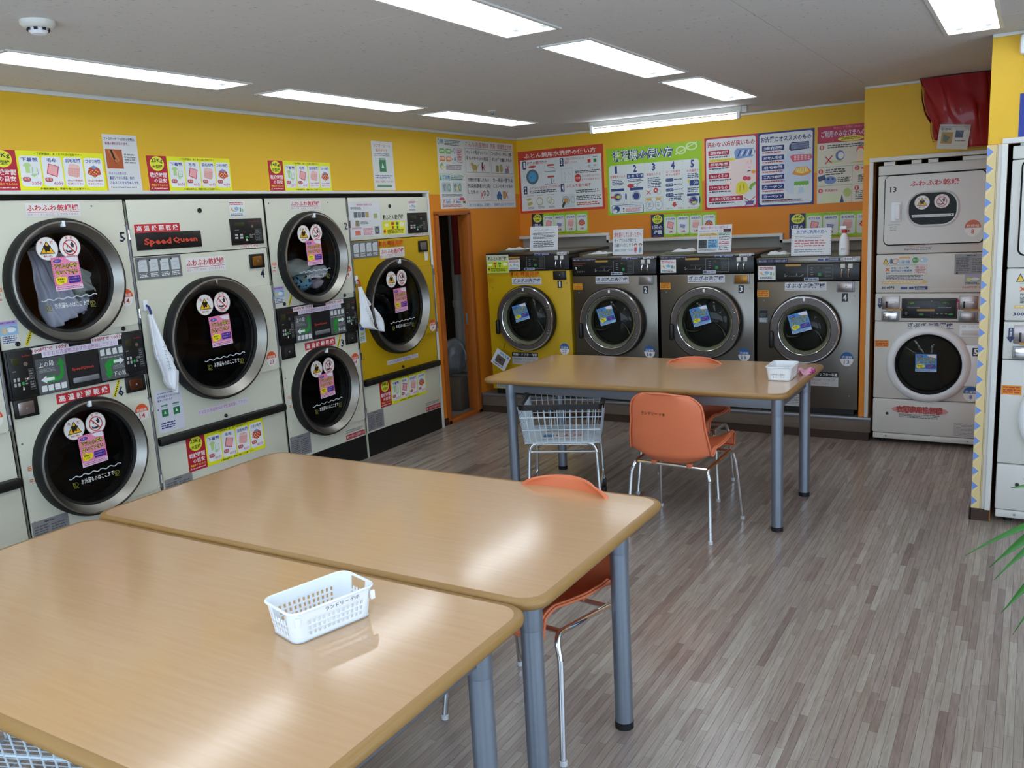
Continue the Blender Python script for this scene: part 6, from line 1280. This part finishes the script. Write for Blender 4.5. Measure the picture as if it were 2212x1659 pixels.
# ------------------------------------------------------------------ laundry inside two dryers
def ribbon(name, m, pts, w, seed, label, group=None, th=.006, twist=0):
    """a limp strip of cloth along a path of points, wide and wrinkled"""
    rn = random.Random(seed); ph = [rn.uniform(0, 6.28) for _ in range(5)]; P = [Vector(p) for p in pts]; N = len(P)-1
    def pos(a):
        k = a*N; i = min(int(k), N-1); f_ = k-i; p0 = P[max(i-1, 0)]; p1 = P[i]; p2 = P[i+1]; p3 = P[min(i+2, N)]
        return .5*((2*p1)+(-p0+p2)*f_+(2*p0-5*p1+4*p2-p3)*f_*f_+(-p0+3*p1-3*p2+p3)*f_**3)
    def fn(c, a):
        q = pos(a); q2 = pos(min(a+.02, 1)); q1 = pos(max(a-.02, 0)); tn = (q2-q1).normalized(); sd = tn.cross(Vector((1, 0, 0))).normalized(); k = a*(len(w)-1); i = min(int(k), len(w)-2); ww = w[i]*(1-k+i)+w[i+1]*(k-i)
        u = c-.5; fold = .018*math.sin(u*16+ph[0]+a*3)+.010*math.sin(u*31+ph[1]-a*5)+.008*math.sin(a*17+ph[2])
        return (q+sd*(u*ww)+Vector((fold*min(1, ww*7), 0, 0))).to_tuple()
    o = MB().grid(fn, 30, 34).build(name, m, smooth=3, mods=[('SOLIDIFY', dict(thickness=th, offset=0))]); tag(o, label, 'laundry', group); return o
gy, gz = 2.335+.36+.085, 1.502    # centre of the upper left drum, laundry lies just behind its glass (x < 0)
ribbon('white_towel', 'lavender_cloth', [(-.16, gy-.10, gz+.16), (-.10, gy-.09, gz+.03), (-.08, gy-.06, gz-.10), (-.07, gy-.02, gz-.205)], [.07, .12, .18, .22], 1, 'pale lavender cloth fanned out behind glass of dryer 5')
ribbon('grey_towel', 'grey_cloth', [(-.20, gy-.06, gz+.19), (-.18, gy+.01, gz+.10), (-.14, gy+.09, gz+.01), (-.11, gy+.14, gz-.05), (-.09, gy+.155, gz-.09)], [.11, .10, .12, .19, .08], 2, 'greenish grey cloth twisting across the glass of dryer 5')
ribbon('white_sheet', 'white_cloth', [(-.26, gy+.02, gz+.14), (-.24, gy+.12, gz+.09), (-.22, gy+.19, gz+.0)], [.04, .06, .05], 3, 'thin white strip arching at the right inside dryer 5')
ribbon('striped_shirt', 'lavender_cloth', [(-.16, gy+.16, gz-.06), (-.12, gy+.12, gz-.12), (-.10, gy+.07, gz-.17)], [.10, .09, .05], 4, 'lavender sleeve hanging low at right inside dryer 5')
mat('spotted_blue', '#7fb0cc', .8)
nt = MATS['spotted_blue'].node_tree; v_ = nt.nodes.new('ShaderNodeTexVoronoi'); v_.inputs['Scale'].default_value = 38; tc = nt.nodes.new('ShaderNodeTexCoord'); cr = nt.nodes.new('ShaderNodeValToRGB'); cr.color_ramp.interpolation = 'CONSTANT'; cr.color_ramp.elements[0].color = (*lin('#26303f'), 1); cr.color_ramp.elements[1].position = .33; cr.color_ramp.elements[1].color = (*lin('#86bcd8'), 1)
nt.links.new(tc.outputs['Object'], v_.inputs['Vector']); nt.links.new(v_.outputs['Distance'], cr.inputs[0]); nt.links.new(cr.outputs[0], nt.nodes['Principled BSDF'].inputs['Base Color'])
mat('patterned_pink', '#cfc0c8', .8, noise=.3, nscale=45)
gy = 4.098+.36+.115; gz = 1.515
lump('grey_blanket', 'grey_cloth', (-.19, gy-.02, gz-.085), (.09, .15, .065), 11, .45, 'grey folded blanket at the top of the heap in dryer 2', 'laundry')
lump('white_pillow', 'white_cloth', (-.085, gy+.075, gz-.115), (.06, .09, .045), 12, .35, 'white bundle at the right of the heap in dryer 2', 'laundry')
lump('blue_bundle', 'spotted_blue', (-.09, gy-.085, gz-.175), (.065, .075, .055), 13, .3, 'blue dark-spotted bundle at lower left in dryer 2', 'laundry')
lump('pink_bundle', 'patterned_pink', (-.08, gy+.045, gz-.195), (.055, .062, .034), 14, .3, 'pale pink patterned bundle at the bottom in dryer 2', 'laundry')

# ------------------------------------------------------------------ wiping cloths on hooks beside the dryer doors
def wiping_cloth(y, z, L_, label, pts, wid, hookc, seed):
    t = empty('wiping_cloth', (.03, y, z), PI/2); tag(t, label, 'cloth')
    rn = random.Random(seed); ph = rn.uniform(0, 6)
    N = len(pts)-1
    def fn(c, a):
        k = a*N; i = min(int(k), N-1); f_ = k-i; x0 = pts[i][0]*(1-f_)+pts[i+1][0]*f_; x1 = pts[i][1]*(1-f_)+pts[i+1][1]*f_; zz = pts[i][2]*(1-f_)+pts[i+1][2]*f_; z2 = pts[i][3]*(1-f_)+pts[i+1][3]*f_
        w_ = x1-x0; return (x0+c*w_, -.030-.05*min(1, a*2.2)-.018*math.sin(c*9+ph+a*2)*min(1, a*2.5)-.008*math.sin(c*19+ph), zz*(1-c)+z2*c)
    MB().grid(fn, 30, 34).build('cloth', 'white_cloth', t, smooth=3, mods=[('SOLIDIFY', dict(thickness=.005, offset=0))])
    MB().box(-.018, .012, -.012, 0, -.01, .05, .004).build('hook', 'white_plastic', t)
    MB().tube([(-.002, -.012, .02), (-.002, -.030, .012), (.002, -.034, -.01), (.006, -.032, -.05)], .006, 8).build('loop', hookc, t)
    s = Sheet(.03, .16, 30, 160); s.th = .0002; random.seed(seed)
    for k in range(7): yy = 10+k*21; s.line([(5, yy), (22, yy+random.uniform(-4, 8)), (12, yy+13)], 1.8, '#3a3c44', 1)
    return t, s
t, s = wiping_cloth(3.150, 1.31, .4, 'long white wiping cloth with blue loop hanging between dryers 5 and 4', [(-.012, .012, -.03, -.03), (-.03, .03, -.12, -.12), (-.04, .06, -.26, -.24), (-.01, .11, -.36, -.34), (.0, .085, -.40, -.46), (.03, .07, -.44, -.48)], .1, 'blue_loop', 3) if mat('blue_loop', '#22307c', .7) else None
s.build('lettering', t, (.02, -.098, -.36), tilt=-8)
t, s = wiping_cloth(4.905, 1.30, .4, 'white wiping cloth with red loop and handwriting in front of the yellow dryer', [(-.008, .012, -.03, -.03), (-.02, .045, -.10, -.12), (-.04, .10, -.20, -.21), (-.06, .16, -.28, -.29), (-.04, .165, -.32, -.34), (.06, .155, -.345, -.375)], .1, 'red_plastic', 5)
s.build('lettering', t, (.03, -.098, -.32), tilt=-30)

# ------------------------------------------------------------------ red futon bag above the far stack
t = empty('red_storage_bag', (3.80, 6.47, 1.963)); tag(t, 'red bag in clear film with paper tag above the stacked machine 13', 'bag')
def bagp(a, c):
    ang = a*2*PI; w = .165+.05*c; x_ = w*math.cos(ang)*(1 if math.cos(ang) > 0 else .9); d_ = .05+.03*math.sin(c*PI); wr = .012*math.sin(ang*5+c*4)+.010*math.sin(ang*9-c*7)
    bot = .06*max(0, -math.cos(ang))*(1-c)
    return (x_+wr-.055*c, -.0-d_*math.sin(ang)*.9-abs(wr)*.5-.03, c*.44+.02+bot)
b = MB().grid(bagp, 64, 24, cu=True); b.f.append(tuple(range(64))); b.build('bag', 'red_fabric', t, smooth=3)
def filmp(a, c):
    p = bagp(a, -.02+c*1.04); k = 1.05+.02*math.sin(a*40); return (p[0]*k, (p[1]+.03)*k*1.12-.03, p[2]-.004 if c < .5 else p[2]+.01*math.sin(a*30))
MB().grid(filmp, 90, 20, cu=True).build('clear_cover', 'film_gloss', t, smooth=3) if glass_mat('film_gloss', (.90, .86, .86), rough=.08) else None
s = Sheet(.175, .15, 175, 150, '#c4bfb4', th=.0008); random.seed(71); s.rect(18, 48, 64, 70, '#a4803c', 1); s.poly([(30, 60), (70, 80), (50, 110), (28, 100)], '#5c6c58', 2); s.rect(96, 36, 44, 44, '#3c4c64', 1); s.line([(14, 14), (150, 12)], 1.5, '#55504c', 1); s.micro(14, 20, 60, 18, 2, '#7c7870', 1); s.micro(100, 96, 60, 10, 1, '#55504c', 1); s.line([(12, 128), (160, 126)], 1, '#8c8880', 1)
o = s.build('paper_tag', t, (-.145, -.112, .02)); o.rotation_euler = (R(-4), R(6), 0)
MB().tube([(.0, -.02, .44), (.0, -.01, .467)], .006, 8).build('hanging_cord', 'black_plastic', t)

# ------------------------------------------------------------------ palm at the right edge
t = empty('potted_palm', (4.56, 2.86, 0)); tag(t, 'potted palm with long narrow green leaves reaching in from the right', 'plant')
MB().lathe([(.001, 0), (.13, 0), (.17, .28), (.18, .29), (.17, .30), (.155, .285)], axis='z', seg=40).build('pot', 'pot_brown', t)
MB().lathe([(.001, .27), (.158, .27)], axis='z', seg=32).build('soil', 'soil', t)
MB().tube([(0, 0, .26), (.01, 0, .5), (0, .01, .82)], [.024, .020, .016], 12).build('stem', 'cane_brown', t)
O_ = Vector((4.56, 2.86, 0))
def leaf(tip, up, w, seed, base=(0, 0, .84)):
    B = Vector(base); T = Vector(tip)-O_; Mid = (B+T)/2+Vector((0, 0, up))
    sd = (T-B).cross(Vector((0, -.75, .66))).normalized(); b = MB(); v = []; n = 16
    for i in range(n+1):
        a = i/n; p = (1-a)**2*B+2*a*(1-a)*Mid+a*a*T; ww = 1.7*w*(math.sin(PI*min(1, a*.92+.08))**.7)*(1-a**6)+.0008
        for u, dz in ((-1, .0), (0, -.30), (1, .0)): q = p+sd*(u*ww/2)+Vector((0, 0, -dz*0+(.12*ww if u else -.12*ww))); v.append(q.to_tuple())
    fs = []
    for i in range(n):
        for k in range(2): fs.append((i*3+k, i*3+k+1, i*3+3+k+1, i*3+3+k))
    b.add(v, fs); b.build('leaf', 'leaf_green', t, smooth=3, mods=[('SOLIDIFY', dict(thickness=.0012))])
for k, (tip, up, w) in enumerate([((4.089, 2.80, .647), .10, .014), ((4.152, 2.80, .621), .14, .030), ((4.166, 2.78, .592), .16, .022), ((4.187, 2.80, .484), .12, .032), ((4.219, 2.80, .423), .16, .020), ((4.194, 2.82, .860), .06, .026),
        ((4.75, 2.5, .55), .2, .03), ((4.9, 2.9, .6), .2, .03), ((4.6, 3.2, .55), .22, .03), ((4.5, 2.45, .60), .2, .03), ((4.45, 3.15, .8), .15, .03), ((4.8, 3.1, .95), .1, .03), ((4.62, 2.6, 1.1), .1, .03), ((4.45, 2.75, 1.15), .05, .03)]):
    leaf(tip, up, w, k)
